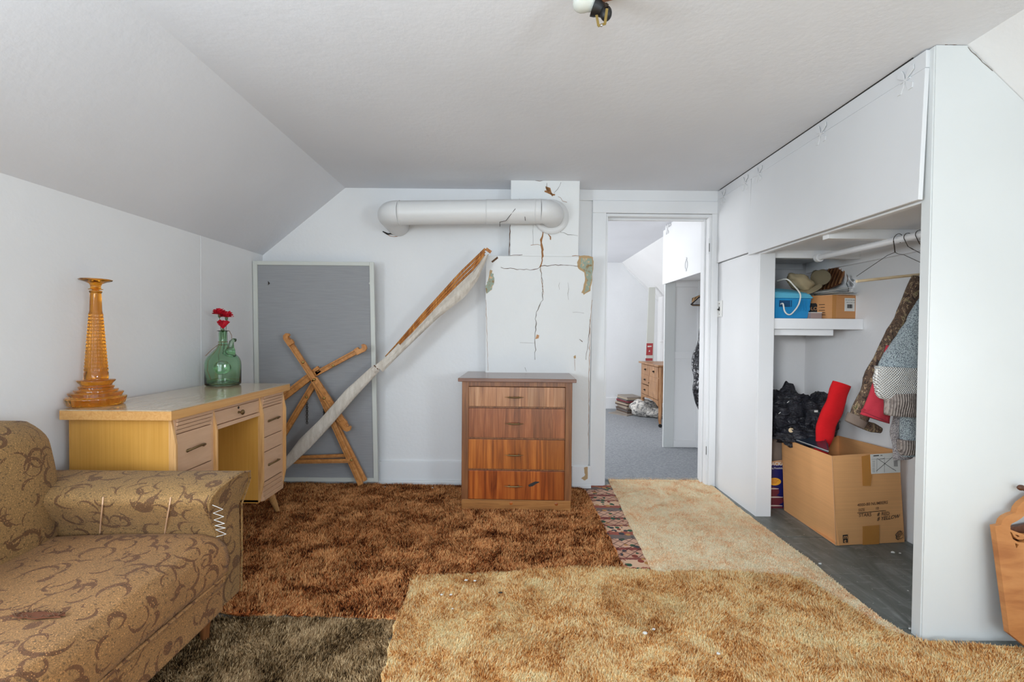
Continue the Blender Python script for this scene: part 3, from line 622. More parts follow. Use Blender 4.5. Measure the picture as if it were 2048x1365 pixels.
L().box(-hw-.022, hw+.022, -.022, dp+.012, .785, .807).build('top', MAT['chest_top'], ct, bevel=.003)
pl = L().box(-hw+.003, hw-.003, -.006, dp-.02, 0, .066).build('plinth', MAT['plinth'], ct, bevel=.002)
for kx in (-.03, .245): L().lathe([(.010, 0), (.008, .0012), (.003, .002)], (kx, -.006, .045), 12, M=Matrix.Rotation(PI/2, 4, 'X')).build('knot', MAT['veneer_low'], pl)
zs = [(.636, .755), (.447, .625), (.256, .436), (.070, .245)]
for (z0, z1), mt in zip(zs, ('veneer_pale', 'veneer_mid', 'veneer_red', 'veneer_low')):
    d = L().box(-hw+.043, hw-.044, -.010, .012, z0, z1-.001).build('drawer', MAT[mt], ct, bevel=.0015)
    L().box(-hw+.05, hw-.05, .012, .40, z0+.01, z1-.02).build('drawer_box', MAT['chest_frame'], d)
    if z0 < .6: L().box(-hw+.042, hw-.042, .0, .012, z1, z1+.0095).build('divider_rail', MAT['chest_frame'], ct)
    hc = (z0+z1)/2+(.0 if z0 > .5 else .0); hx = -.015
    m = L(); m.tube([(hx-.028, -.010, hc), (hx-.028, -.026, hc)], .0035, 8); m.tube([(hx+.028, -.010, hc), (hx+.028, -.026, hc)], .0035, 8)
    n = 14; m.tube([(hx-.058+.116*i/n, -.027-.004*math.sin(PI*i/n), hc-.0022*math.sin(PI*i/n)) for i in range(n+1)], [.0008+.0042*math.sin(PI*i/n)**1.3+(.0012 if i in (4, 10) else 0) for i in range(n+1)], 8)
    m.build('handle', MAT['antique'], d, smooth=True)
m = L(); m.ribbon([(.075, -.0105, .155), (.095, -.0105, .163), (.118, -.0105, .176), (.14, -.0105, .18)], [.012, .02, .016, .004], (0, -1, 0), .0006); m.build('burn_mark', MAT['dark'], d)

# ================================================================ DESK
TX0, TX1, TY0, TY1, TZ = -1.70, -1.278, 1.742, 2.682, .785
dk = thing('writing_desk', 'blond wood kneehole desk with angled legs along the left wall', 'desk', ((TX0+TX1)/2, (TY0+TY1)/2, .012))
MB().box(TX0, TX1, TY0, TY1, TZ-.004, TZ).build('laminate_top', MAT['desk_top'], dk, bevel=.0015)
MB().box(TX0, TX1, TY0, TY1, TZ-.038, TZ-.004).build('top_slab', MAT['desk_edge'], dk, bevel=.001)
FX = -1.312; BZ = .19; TB = TZ-.038
YA0, YA1, YB0, YB1 = 1.775, 2.035, 2.405, 2.655
vg = MAT['veneer_gold']
MB().box(TX0+.012, FX, YA0, YA0+.018, BZ, TB).build('side_panel', vg, dk, bevel=.001)
MB().box(TX0+.012, FX, YA1-.018, YA1, BZ, TB).build('inner_panel', vg, dk, bevel=.001)
MB().box(TX0+.012, FX, YB0, YB0+.018, BZ, TB).build('inner_panel', vg, dk, bevel=.001)
MB().box(TX0+.012, FX, YB1-.018, YB1, BZ, TB).build('side_panel', vg, dk, bevel=.001)
MB().box(TX0+.005, TX0+.012, YA0, YB1, BZ, TB).build('back_panel', vg, dk)
for a, b in ((YA0, YA1), (YB0, YB1)): MB().box(TX0+.012, FX, a, b, BZ-.004, BZ+.012).build('pedestal_bottom', vg, dk)
dfm = MAT['desk_front']; dtm = MAT['desk_trim']
def fin(y0, y1, sgn):   # tapered vertical fin: thin board standing proud, waisted ends
    m = MB(); w = .012
    ya = y0 if sgn < 0 else y1
    prof = [(FX-.002, BZ), (FX+.006, BZ), (FX+.026, BZ+.10), (FX+.026, TB-.10), (FX+.006, TB), (FX-.002, TB)]
    m.prism([(x, ya-w/2, z) for x, z in prof], (0, w, 0)); m.build('fin', dtm, dk, bevel=.0015)
for k, (a, b) in enumerate(((YA0, YA1), (YB0, YB1))):
    fin(a+.006, b-.006, 1); fin(a+.006, b-.006, -1)
    MB().box(FX-.002, FX+.012, a+.012, a+.024, BZ, TB).build('pedestal_stile', dfm, dk, bevel=.001)
    MB().box(FX-.002, FX+.012, b-.026, b-.012, BZ, TB).build('pedestal_stile', dfm, dk, bevel=.001)
    for z0, z1 in ((.683, TB), (BZ, .285)):    # grooved fascias, slats lapped
        n = 4; hh = (z1-z0)/n
        for i in range(n):
            up = (z0 > .5); e = (i if up else n-1-i)
            MB().prism([(FX-.002, a+.022, z0+i*hh), (FX+.010+.003*e, a+.022, z0+i*hh), (FX+.013+.003*e, a+.022, z0+(i+1)*hh-.002), (FX-.002, a+.022, z0+(i+1)*hh-.002)], (0, b-a-.046, 0)).build('slat', dfm, dk, bevel=.0008)
    for z0, z1, hd in ((.525, .680, 1), (.447, .521, 0), (.289, .443, 1)):
        d = MB().box(FX-.002, FX+.014, a+.024, b-.026, z0, z1).build('drawer', dfm, dk, bevel=.0012)
        MB().box(TX0+.05, FX-.002, a+.03, b-.03, z0+.005, z1-.01).build('drawer_box', dtm, d)
        if hd:
            zc = (z0+z1)/2+.005; yc = (a+b)/2; m = MB(); n = 10
            pts = [(FX+.014+.030*math.sin(PI*i/n)**.8, yc-.05+.10*i/n, zc-.004+.014*math.sin(PI*i/n)) for i in range(n+1)]
            m.tube(pts, [.0085 if i in (0, n) else .0058 for i in range(n+1)], 8, flat=.8)
            for s_ in (-1, 1): m.blob((FX+.017, yc+s_*.05, zc-.004), (.004, .009, .006), .0, 1, 8, 6)
            m.build('handle', MAT['antique'], d, smooth=True)
d = MB().box(FX-.004, FX+.006, YA1+.002, YB0-.002, .668, .728).build('center_drawer', dfm, dk, bevel=.0012)
MB().box(TX0+.06, FX-.004, YA1+.01, YB0-.01, .672, .725).build('drawer_box', dtm, d)
MB().box(FX-.006, FX+.004, YA1, YB0, .730, TB).build('drawer_rail', dfm, dk)
MB().box(FX-.006, FX+.010, YA1, YB0, .647, .665).build('apron', dfm, dk, bevel=.001)
yc = (YA1+YB0)/2; m = MB(); Mr = Matrix.Rotation(PI/2, 4, 'Y')
m.lathe([(.006, 0), (.004, .006), (.004, .014), (.012, .018), (.013, .022), (.009, .026), (.001, .028)], (FX+.006, yc, .697), 16, M=Mr); m.build('knob', MAT['antique'], d, smooth=True)
MB().lathe([(.0065, 0), (.0065, .0015), (.005, .002)], (FX+.006, yc, .719), 12, M=Mr).build('keyhole', MAT['iron'], d)
for (x, y, sx, sy) in ((-1.36, 2.60, 0, 1), (-1.64, 2.60, 0, 1), (-1.36, 1.84, 0, -1), (-1.64, 1.84, 0, -1)):
    ft = Vector((x-.022, y+sy*.155 if sy > 0 else y-.05, .014)); ft = Vector((x-.02, y+sy*.14, .014))
    m = MB().tube([(x, y, BZ-.002), Vector((x, y, BZ)).lerp(ft, .5), ft], [.021, .018, .0125], 16); lg = m.build('leg', dtm, dk, smooth=True)
# amber decanter
vz = thing('amber_glass_decanter', 'tall tapering amber glass decanter with flared stopper on the desk', 'decanter', (-1.673, 1.869, TZ))
am = MAT['amber_glass']
sc_ = 1.0
base = [(.0, .001), (.082, .001), (.090, .006), (.096, .030), (.094, .034), (.084, .034), (.080, .036), (.086, .050), (.083, .053), (.068, .053), (.066, .055), (.070, .061), (.068, .063), (.055, .063), (.053, .066), (.057, .073), (.055, .076), (.048, .078), (.050, .085), (.061, .099), (.058, .102), (.038, .102)]
body = [(.0385, .106), (.0385, .130), (.036, .135)]
z = .137; NB = 17
for i in range(NB):
    f = i/NB; rb = .0350-(.0350-.0205)*f; body += [(rb*1.05, z+.003), (rb*1.055, z+.009), (rb*.98, z+.0125)]; z += .0138
nfl = len(base)+len(body)
body += [(.0200, z+.008), (.0178, .449), (.0178, .452), (.0205, .455), (.0205, .460), (.0150, .462)]
inner = []
MB(local=True).lathe(base+body+inner, (0, 0, 0), 96, flute=lambda t, j: 1+(.010*math.cos(24*t) if 1 <= j < 20 else (.028*math.cos(24*t) if len(base)+3 <= j < nfl else 0))).build('bottle', am, vz, smooth='all')
MB(local=True).lathe([(.0, .463), (.010, .463), (.012, .465), (.0235, .4655), (.0235, .468), (.0175, .469), (.0165, .480), (.020, .489), (.034, .496), (.050, .501), (.053, .506), (.049, .508), (.03, .503), (.014, .498), (.0, .497)], (0, 0, 0), 48, flute=lambda t, j: 1+.02*math.cos(10*t)*(8 <= j <= 11)).build('stopper', am, vz, smooth='all')
# green bottle with spout and carnations
gb = thing('green_glass_bottle', 'squat green glass bottle with side spout and wire trim on desk', 'bottle', (-1.60, 2.575, TZ)); gm = MAT['green_glass']
out = [(0, .001), (.080, .001), (.088, .008), (.089, .02), (.089, .115), (.087, .135), (.078, .155), (.056, .180), (.034, .205), (.0235, .228), (.021, .25), (.021, .300), (.030, .302), (.030, .305), (.019, .306)]
inn = [(.018, .25), (.020, .232), (.031, .206), (.053, .180), (.075, .154), (.084, .134), (.086, .115), (.086, .02), (.078, .009), (.03, .02), (.0, .026)]
g_ = MB(local=True).lathe(out+inn, (0, 0, 0), 56).build('glass_body', gm, gb, smooth='all')
MB(local=True).tube([(.040, -.01, .172), (.052, -.015, .20), (.054, -.016, .225), (.058, -.016, .245), (.070, -.018, .254), (.080, -.02, .252)], [.034, .022, .014, .011, .009, .010], 20).build('spout', gm, gb, smooth='all')
MB(local=True).blob((.016, -.035, .100), (.046, .026, .040), .04, 2, 24, 14).build('ice_pocket', gm, gb, smooth='all')
m = MB(local=True); m.tube([(.0235*math.cos(2*PI*i/16), .0235*math.sin(2*PI*i/16), .242) for i in range(17)], .0015, 6); m.tube([(.0235*math.cos(2*PI*i/16), .0235*math.sin(2*PI*i/16), .225) for i in range(17)], .0015, 6)
m.tube([(-.005, -.024, .232), (-.03, -.05, .20), (-.062, -.055, .165)], .0015, 6); m.tube([(.005, -.024, .232), (.012, -.06, .17), (.035, -.085, .11)], .001, 6); m.tube([(.02, 0, .304), (.042, -.01, .303), (.056, -.014, .28), (.060, -.016, .252)], .0014, 6)
m.tube([(-.005, -.024, .225), (-.03, -.08, .14), (-.03, -.089, .09), (-.01, -.09, .04)], .001, 6); m.build('wire_trim', MAT['string'], gb)
def carnation(loc, r, stem_to, label, cup=False, seed=0):
    t_ = thing('carnation', label, 'flower', loc, 0, None)
    m = MB(local=True); random.seed(seed); n = 62
    for i in range(n):
        th = i*2.39996; f = (i/n)**.6; el = (1.35-1.2*f) if not cup else (1.45-.5*f); a = r*(.75+.4*random.random())
        d = Vector((math.cos(th)*math.cos(el), math.sin(th)*math.cos(el), math.sin(el))); s = Vector((-math.sin(th), math.cos(th), 0)); u = s.cross(d)*-1
        w = a*.34; p0 = Vector((0, 0, 0)); p1 = d*a*.6; p2 = d*a
        z1 = [p2+s*(k*w/2)+u*random.uniform(-.3, .3)*w+d*random.uniform(-.12, .08)*a for k in (-2, -1, 0, 1, 2)]
        m.add([p0-s*.001, p0+s*.001, p1-s*w*.7, p1+s*w*.7]+z1, [(0, 1, 3, 2), (2, 3, 8, 7), (2, 7, 6), (2, 6, 5), (2, 5, 4)])
    m.build('petals', MAT['red_petal'], t_)
    MB(local=True).lathe([(.001, -.018), (.006, -.014), (.008, -.004), (.006, .004), (.001, .006)], (0, 0, 0), 10).build('calyx', MAT['stem'], t_, smooth=True)
    s = Vector(stem_to)-Vector(loc); MB(local=True).tube([(0, 0, -.012), s*.5+Vector((.003, 0, 0)), s], .0017, 6).build('stem', MAT['stem'], t_, smooth=True)
b0 = Vector((-1.60, 2.575, TZ))
carnation(b0+Vector((-.016, -.005, .392)), .036, b0+Vector((-.008, .0, .22)), 'taller red carnation leaning to one side over the bottle', seed=3)
carnation(b0+Vector((.016, .006, .378)), .034, b0+Vector((.004, .003, .20)), 'red carnation with pale calyx crowding the taller bloom above the bottle', seed=5)
carnation(b0+Vector((.004, -.006, .312)), .046, b0+Vector((.0, .0, .18)), 'frayed red carnation sitting low in the bottle neck', cup=True, seed=8)

# ================================================================ WINDOW SCREEN against the wall
sc = thing('window_screen', 'tall grey mesh window screen leaning against the back wall', 'window screen', (-1.3, 3.2, 0))
def Sp(x, y): return Pl(x, y, (0, 3.215, .0), Vector((0, -1, -.025)).normalized())
SN = Vector((0, -1, -.025)).normalized()
zb, zt_ = Sp(760, 963).z, Sp(640, 524).z; x0, x1 = XL+.004, Sp(753, 760).x
def SS(x, z, o=0): return Vector((x, 3.215-.025*z, z))+SN*o
sl = .030
z1a = zt_+.002
MB().prism([SS(x0, zb), SS(x0+sl, zb), SS(x0+sl, zt_), SS(x0, zt_)], SN*.016).build('frame_stile', MAT['screen_frame'], sc, bevel=.002)
MB().prism([SS(x1-sl+.012, zb), SS(x1+.012, zb), SS(x1-.012, zt_), SS(x1-.012-sl, zt_)], SN*.016).build('frame_stile', MAT['screen_frame'], sc, bevel=.002)
MB().prism([SS(x0+sl, zt_-.026), SS(x1-.012-sl, zt_-.026), SS(x1-.012-sl, zt_), SS(x0+sl, zt_)], SN*.016).build('frame_rail', MAT['screen_frame'], sc, bevel=.002)
MB().prism([SS(x0+sl, zb), SS(x1+.012-sl, zb), SS(x1+.012-sl, zb+.026), SS(x0+sl, zb+.026)], SN*.016).build('frame_rail', MAT['screen_frame'], sc, bevel=.002)
MB().prism([SS(x0+sl-.005, zb+.02, .006), SS(x1-sl+.012, zb+.02, .006), SS(x1-sl-.012, zt_-.02, .006), SS(x0+sl-.005, zt_-.02, .006)], SN*.001).build('mesh', MAT['screen_mesh'], sc)
for px, s_ in ((538, 1), (742, -1)):
    p = Sp(px, 571); MB().prism([p+SN*.012, p+Vector((s_*.012, 0, .012))+SN*.012, p+Vector((0, 0, .028))+SN*.012, p+Vector((s_*.003, 0, .008))+SN*.012], SN*.003).build('pull_tab', MAT['screen_frame'] if s_ < 0 else MAT['iron'], sc)
# baseboard seen through; lean wooden frame
fr = thing('folding_wooden_stand', 'slatted X-shaped wooden stand with hooked ends leaning on the screen', 'stand', Zp(727, 975, .02)); pn = MAT['pine']
def Q(x, y, Y=3.13): return Yp(x, y, Y)
def wb(a, b, Y, w=.030, th=.022, w2=None, groove=True):
    m = MB(); p, q = Q(*a, Y), Q(*b, Y); m.bar(p, q, th, w, side=(p-q).cross(Vector((0, 1, 0))), w2=th, h2=w2 or w)
    o = m.build('bar', pn, fr, bevel=.003)
    if groove:
        d = (q-p).normalized(); s_ = d.cross(Vector((0, -1, 0))).normalized()
        MB().ribbon([p.lerp(q, .05)+s_*w*.18+Vector((0, -th/2-.0002, 0)), p.lerp(q, .95)+s_*w*.18+Vector((0, -th/2-.0002, 0))], .004, (0, -1, 0), .0008).build('groove', MAT['rust'], o)
    return o
wb((574, 677), (630, 762), 3.10, .036, .022); wb((628, 758), (692, 856), 3.10, .048, .022, .050)
wb((626, 756), (722, 970), 3.125, .036, .022); wb((634, 770), (731, 962), 3.15, .026, .02)
wb((720, 700), (632, 748), 3.135, .034, .022); wb((640, 738), (560, 800), 3.135, .05, .022); 
wb((630, 765), (566, 872), 3.155, .040, .022)
wb((578, 916), (706, 911), 3.145, .022, .02); wb((585, 924), (705, 922), 3.115, .026, .02)
def hook(px, py, ang, s=1):
    m = MB(); c = Q(px, py, 3.082); pts = [(-.02, -.016), (.03, -.018), (.045, -.008), (.048, .010), (.038, .022), (.026, .022), (.026, .010), (.016, .004), (.006, .008), (.004, .020), (-.02, .018)]
    ca, sa = 1.25*math.cos(ang), 1.25*math.sin(ang)
    m.prism([c+Vector((a*ca-b*s*sa, 0, a*sa+b*s*ca))-Vector((0, .011, 0)) for a, b in pts], (0, .022, 0)); m.build('hook_end', pn, fr, bevel=.002)
hook(718, 702, math.radians(28)); hook(579, 684, math.radians(123), -1); hook(688, 848, math.radians(-57))
for x, y in ((606, 725), (666, 732), (628, 760), (613, 795), (703, 921), (648, 797)):
    p = Q(x, y, 3.084); MB().lathe([(.001, .008), (.006, .006), (.009, 0)], p, 12, M=Matrix.Rotation(PI/2, 4, 'X')).build('bolt', MAT['brass'], fr, smooth=True)
for x, y0, y1 in ((614, 806, 848), (648, 806, 838)):
    m = MB(); a, b = Q(x, y0, 3.17), Q(x, y1, 3.17); n = 11
    for i in range(n):
        c = a.lerp(b, (i+.5)/n); M_ = Matrix.Rotation(PI/2*(i % 2), 4, 'Z')
        m.tube([c+(M_ @ Vector((.006*math.cos(2*PI*k/10), 0, .009*math.sin(2*PI*k/10)))) for k in range(11)], .0018, 5)
    m.build('chain', MAT['iron'], fr)
# canvas-wrapped poles
cv = thing('canvas_wrapped_poles', 'bundle of wooden poles in cream canvas propped diagonally to the chimney', 'pole bundle', Q(560, 940, 3.06))
def Dg(x, y, t=0): return Yp(x, y, 3.045+.0*t)
lo, md, hi = Dg(540, 950), Dg(755, 733), Dg(972, 508)
def poly(pts, ws, mat, name, Y, flat=.35, wob=.004, n=20, seed=0):
    P = [Yp(x, y, Y) for x, y in pts]; return MB().tube(P, ws, n, flat=flat, up=(0, 1, 0), wob=wob, fr=26, seed=seed).build(name, MAT[mat], cv, smooth=True)
poly([(545, 953), (575, 925), (610, 888), (649, 848), (700, 789), (753, 735)], [.030, .036, .042, .042, .040, .026], 'canvas', 'lower_sleeve', 3.05, .40, .014, 28, 3)
LA = [(752, 731), (778, 705), (811, 667), (843, 630), (881, 588), (919, 545), (945, 520), (971, 496)]
LB = [(754, 733), (783, 709), (820, 672), (854, 636), (888, 600), (922, 566), (950, 540), (968, 512)]
LC_ = [(767, 746), (796, 715), (838, 674), (876, 638), (905, 615), (930, 595), (954, 564), (978, 508)]
def between(P, Q_, u, v, Y, bul=0):
    k = u*(len(P)-1); i = min(int(k), len(P)-2); f = k-i
    a = [P[i][j]*(1-f)+P[i+1][j]*f for j in (0, 1)]; b = [Q_[i][j]*(1-f)+Q_[i+1][j]*f for j in (0, 1)]
    return Yp(a[0]*(1-v)+b[0]*v, a[1]*(1-v)+b[1]*v, Y-bul*math.sin(PI*v))
for k in range(3):    # slim poles side by side
    v = .12+.34*k
    P = [between(LA, LB, u, v, 3.055) for u in np.linspace(.1, 1, 12)]
    MB().tube(P, [.003+.0052*min(1, i/4) for i in range(12)], 8, up=(0, 1, 0)).build('pole', MAT['pole_wood'], cv, smooth=True)
MB().sheet(lambda u, v: between(LB, LC_, u, v-.12*(1-u), 3.045+.006*noise.noise(Vector((u*18, v*4, 0))), .022), 48, 8, .003, (0, 1, 0)).build('canvas_sling', MAT['canvas'], cv, smooth=True)
poly([(746, 742), (775, 718), (800, 690)], [.020, .019, .012], 'canvas', 'joint_sleeve', 3.04, .6, .003, 16, 1)
MB().bar(Yp(972, 498, 3.06), Yp(982, 505, 3.06), .02, .008, side=(0, 1, 0)).build('end_cap', MAT['pole_wood'], cv)
MB().bar(Yp(748, 731, 3.03), Yp(756, 739, 3.03), .006, .003, side=(0, 1, 0)).build('tear', MAT['inkbrown'], cv)

# ================================================================ LOVESEAT
lv = thing('loveseat', 'gold-brown patterned upholstered loveseat with torn seat at the left', 'sofa', (-1.35, 1.0, 0)); fb = MAT['sofa_fabric']; ff = MAT['sofa_fabric_front']
X0, X1, Y1, Y0 = -1.745, -.955, 1.66, -.05
def lump(v, a=.004, f=9): return v+Vector((noise.noise(v*f), noise.noise(v*f+Vector((9, 0, 0))), noise.noise(v*f+Vector((0, 9, 0)))))*a
# base with front apron
MB().box(X0+.02, X1-.012, Y0, Y1-.10, .135, .262).build('base', ff, lv, bevel=.012, seg=3)
# seat cushion: rounded front
def seat(u, v):
    y = Y0+(1.548-Y0)*u; pr = [(X0+.16, .40), (X0+.45, .418), (-1.10, .42), (-1.02, .418), (-.972, .404), (-.948, .375), (-.942, .33), (-.948, .285), (-.962, .262)]
    k = v*(len(pr)-1); i = min(int(k), len(pr)-2); f = k-i; x = pr[i][0]*(1-f)+pr[i+1][0]*f; z = pr[i][1]*(1-f)+pr[i+1][1]*f
    e = min(1, (1-u)*30); z = .262+(z-.262)*(.90+.10*math.sqrt(e))
    dip = -.012*math.exp(-((y-1.05)/.3)**2-((x+1.35)/.25)**2)
    return lump(Vector((x, y, z+dip)), .006, 6)
MB().sheet(seat, 60, 40, .05, (-.3, 0, -.95)).build('seat_cushion', ff, lv, smooth='all')
# back cushion
def backc(u, v):
    y = Y0+(1.535-Y0)*u; ry = 1-(max(0, (u-.9)/.1))**2.2*.22
    z = .40+(.80-.40)*v*(1 if u < .9 else (1-.05*((u-.9)/.1)**2)); x = -1.475-.045*v-.055*max(0, (v-.82)/.18)**2-.03*max(0, (u-.93)/.07)**2+.02*math.sin(PI*v)
    return lump(Vector((x, y, z)), .006, 6)
MB().sheet(backc, 50, 26, .20, (-1, 0, 0)).build('back_cushion', fb, lv, smooth=50, bevel=0)
MB().box(X0, -1.60, Y0, 1.48, .13, .64).build('back_frame', fb, lv, bevel=.02, seg=3)
# arm: padded board with overhanging roll
pf = [(1.56, .14), (1.668, .14), (1.672, .30), (1.672, .46), (1.682, .50), (1.686, .545), (1.668, .580), (1.62, .592), (1.55, .588), (1.49, .576), (1.462, .558), (1.458, .536), (1.470, .51), (1.492, .475), (1.518, .44), (1.538, .40), (1.55, .33)]
def armf(xa, xb, k=10):
    m = MB(); n = len(pf); vs = []
    for i in range(k+1):
        x = xa+(xb-xa)*i/k
        for y, z in pf:
            fr_ = (z-.14)/.45; vs.append(lump(Vector((x+(.035*max(0, fr_-.72)/.28 if i == k else 0), y, z)), .003 if .02 < fr_ else 0, 8))
    fs = [(i*n+j, i*n+(j+1) % n, (i+1)*n+(j+1) % n, (i+1)*n+j) for i in range(k) for j in range(n)]+[list(range(n))[::-1], [k*n+j for j in range(n)]]
    return m.add(vs, fs)
ar = armf(X0+.03, -.975).build('armrest', fb, lv, smooth=50, bevel=.008, seg=3)
# piping on the front face of the arm and seams
fp = [Vector((-.975+.035*max(0, (z-.14)/.45-.72)/.28+.003, y, z)) for y, z in pf[1:-1]]
MB().tube(fp, .0035, 6).build('piping', fb, ar, smooth=True)
for px0, px1 in (((207, 972), (200, 1070)), ((342, 980), (330, 1066))):
    m = MB().tube([Vector((Yp(px0[0]+(px1[0]-px0[0])*t_, 1000, y).x, y-.001, z)) for t_, (y, z) in zip((0, .2, .4, .65, .85, 1), ((1.461, .558), (1.457, .536), (1.469, .51), (1.491, .475), (1.517, .44), (1.534, .41)))], .0022, 6); m.build('seam', MAT['desk_front'], ar)
# zigzag worn piping where arm meets post
zig = [(1.462, .535), (1.466, .52), (1.472, .505), (1.482, .49), (1.491, .475), (1.50, .46), (1.512, .448), (1.517, .438), (1.522, .43), (1.530, .412), (1.536, .40)]
m = MB().tube([Vector((Yp((446 if i % 2 else 426)+i*.8, 1000, y).x, y-.003, z)) for i, (y, z) in enumerate(zig)], .0010, 6); m.build('zigzag_stitch', MAT['paper'], ar)
# welt along lower cushion edge and tear
MB().tube([Vector((-.955, y, .262)) for y in np.linspace(Y0, 1.54, 30)], .005, 6).build('welt', ff, lv, smooth=True)
tc_ = Zp(75, 1235, .415)
m = MB()
pts = []
for i in range(22):
    a = 2*PI*i/22; pts.append((tc_.x+.055*math.cos(a)*(1+.35*random.uniform(-1, 1)), tc_.y+.011*math.sin(a)*(1+.5*random.uniform(-1, 1))))
m.prism([(x, y, .4185) for x, y in pts], (0, 0, .003)); tr = m.build('tear', MAT['torn'], lv)
m = MB()
for i in range(70):
    a = 2*PI*random.random(); x, y = tc_.x+.052*math.cos(a), tc_.y+.012*math.sin(a); m.tube([(x, y, .420), (x+random.uniform(-.012, .012), y+random.uniform(-.006, .006), .426)], .0007, 4)
m.build('frayed_threads', MAT['inkbrown'], tr, kind='stuff')
for x, y in ((-1.06, 1.60), (-1.66, 1.60), (-1.06, .05), (-1.66, .05)): MB().tube([(x, y, .14), (x, y, .012)], [.022, .014], 14).build('leg', MAT['chest_frame'], lv, smooth=True)

# ================================================================ CEILING LAMP
lp = thing('bare_bulb_ceiling_fixture', 'bare white bulb on a black socket with brass straps under the ceiling', 'ceiling light', (.27, 1.36, H))
LC = Vector((.262, 1.36, 0))
MB().prism([(.27+.06*math.cos(2*PI*i/8), 1.36+.06*math.sin(2*PI*i/8), H-.016) for i in range(8)], (0, 0, .016)).build('ceiling_plate', MAT['chest_frame'], lp, bevel=.002)
def Lq(x, y, Y=1.36): return Yp(x, y, Y)
MB().tube([Lq(1203, -18, 1.37), Lq(1199, 12, 1.37)], .0055, 8).build('stem', MAT['brass'], lp)
MB().tube([Lq(1187, 13), Lq(1194, 16), Lq(1201, 19), Lq(1213, 23)], [.026, .024, .019, .018], 20, up=(0, 1, 0)).build('socket', MAT['black'], lp, smooth=40)
MB().blob(Lq(1212, 27, 1.35), (.017, .017, .021), 0, 1, 20, 12).build('socket_cap', MAT['black'], lp, smooth=True)
bp0, bp1 = Lq(1190, 11), Lq(1153, -9)
d = (bp1-bp0); MB().tube([bp0+d*f for f in (0, .12, .22, .34, .5, .68, .84, .95, 1.05, 1.12)], [.017, .021, .024, .029, .034, .0355, .034, .028, .016, .002], 28, up=(0, 1, 0)).build('bulb', MAT['bulb'], lp, smooth=True)
m = MB(); m.bar(Lq(1214, 17, 1.33), Lq(1210, 47, 1.33), .0075, .0015, side=(0, 1, 0)); m.build('strap', MAT['brass'], lp)
m = MB(); m.bar(Lq(1193, 30, 1.34), Lq(1197, 52, 1.34), .007, .0015, side=(0, 1, 0)); m.build('strap', MAT['brass'], lp)
m = MB(); m.bar(Lq(1196, 52, 1.34), Lq(1212, 47, 1.33), .007, .0015, side=(0, 1, 0)); m.build('strap', MAT['brass'], lp)
MB().blob(Lq(1203, 51, 1.33), (.004, .004, .004), 0, 1, 12, 8).build('screw', MAT['chrome'], lp, smooth=True)
MB().tube([Lq(1211, 8, 1.335), Lq(1213, 16, 1.335)], .006, 8).build('thumbscrew', MAT['iron'], lp)

# ================================================================ CLOSET CONTENTS
SZ = 1.193
bc = thing('blue_plastic_case', 'bright blue plastic hair-dryer style case with lighter domed lid on the shelf', 'case', (1.70, 2.83, SZ))
bx0, bx1, by0, by1 = 1.505, Yp(1628, 600, 2.785).x, 2.785, 3.05
def taper(x0, x1, y0, y1, z0, z1, e): return ([(x0+e, y0+e, z0), (x1-e, y0+e, z0), (x1-e, y1-e, z0), (x0+e, y1-e, z0)], [(x0, y0, z1), (x1, y0, z1), (x1, y1, z1), (x0, y1, z1)])
zb0 = SZ; zl = Yp(1600, 597, by0).z; ztp = Yp(1570, 566, by0+.08).z
bb_ = MB().hexa(*taper(bx0, bx1-.01, by0+.004, by1, zb0, zl, .014)).build('case_body', MAT['blue'], bc, bevel=.006, seg=3)
m = MB(); m.hexa([(bx0, by0-.004, zl), (bx1, by0-.004, zl), (bx1, by1+.004, zl), (bx0, by1+.004, zl)], [(bx0+.02, by0+.01, zl+.045), (bx1-.02, by0+.01, zl+.030), (bx1-.02, by1, zl+.035), (bx0+.02, by1, zl+.05)])
m.build('lid', MAT['blue_lid'], bc, bevel=.008, seg=3)
MB().hexa([(bx0+.02, by0+.01, zl+.045), (bx1-.02, by0+.01, zl+.030), (bx1-.02, by1, zl+.035), (bx0+.02, by1, zl+.05)], [(bx0+.03, by0+.08, zl+.075), (bx1-.10, by0+.08, zl+.060), (bx1-.08, by1-.02, zl+.06), (bx0+.03, by1-.02, zl+.07)]).build('lid_dome', MAT['blue_lid'], bc, bevel=.01, seg=3)
for px in (1581, 1600, 1606, 1611, 1619):
    a, b = Yp(px, 601, by0+.0), Yp(px, 622, by0+.006); MB().bar(a, b, .0025, .004, side=(0, 1, 0)).build('rib', MAT['blue'], bb_)
a, b = Yp(1560, 601, by0), Yp(1584, 614, by0); MB().box(a.x, b.x, by0+.0025, by0+.012, b.z, a.z).build('latch_recess', MAT['blue_dark'], bb_)
pts = [Yp(x, y, by0-.02) for x, y in ((1566, 608), (1569, 622), (1575, 629), (1583, 628), (1596, 612), (1601, 594), (1598, 584), (1588, 572), (1574, 559))]
pts = [pts[0]+Vector((0, .022, 0))]+pts+[pts[-1]+Vector((-.01, .08, .0))]
def smooth_path(P, k=4):
    P = [P[0]]+list(P)+[P[-1]]; o = []
    for i in range(1, len(P)-2):
        for j in range(k):
            t = j/k; a, b, c, d = P[i-1], P[i], P[i+1], P[i+2]; o.append(.5*((2*b)+(c-a)*t+(2*a-5*b+4*c-d)*t*t+(-a+3*b-3*c+d)*t**3))
    return o+[P[-2]]
MB().tube(smooth_path([Vector(p) for p in pts]), .0042, 8).build('power_cord', MAT['cord'], bc, smooth=True)
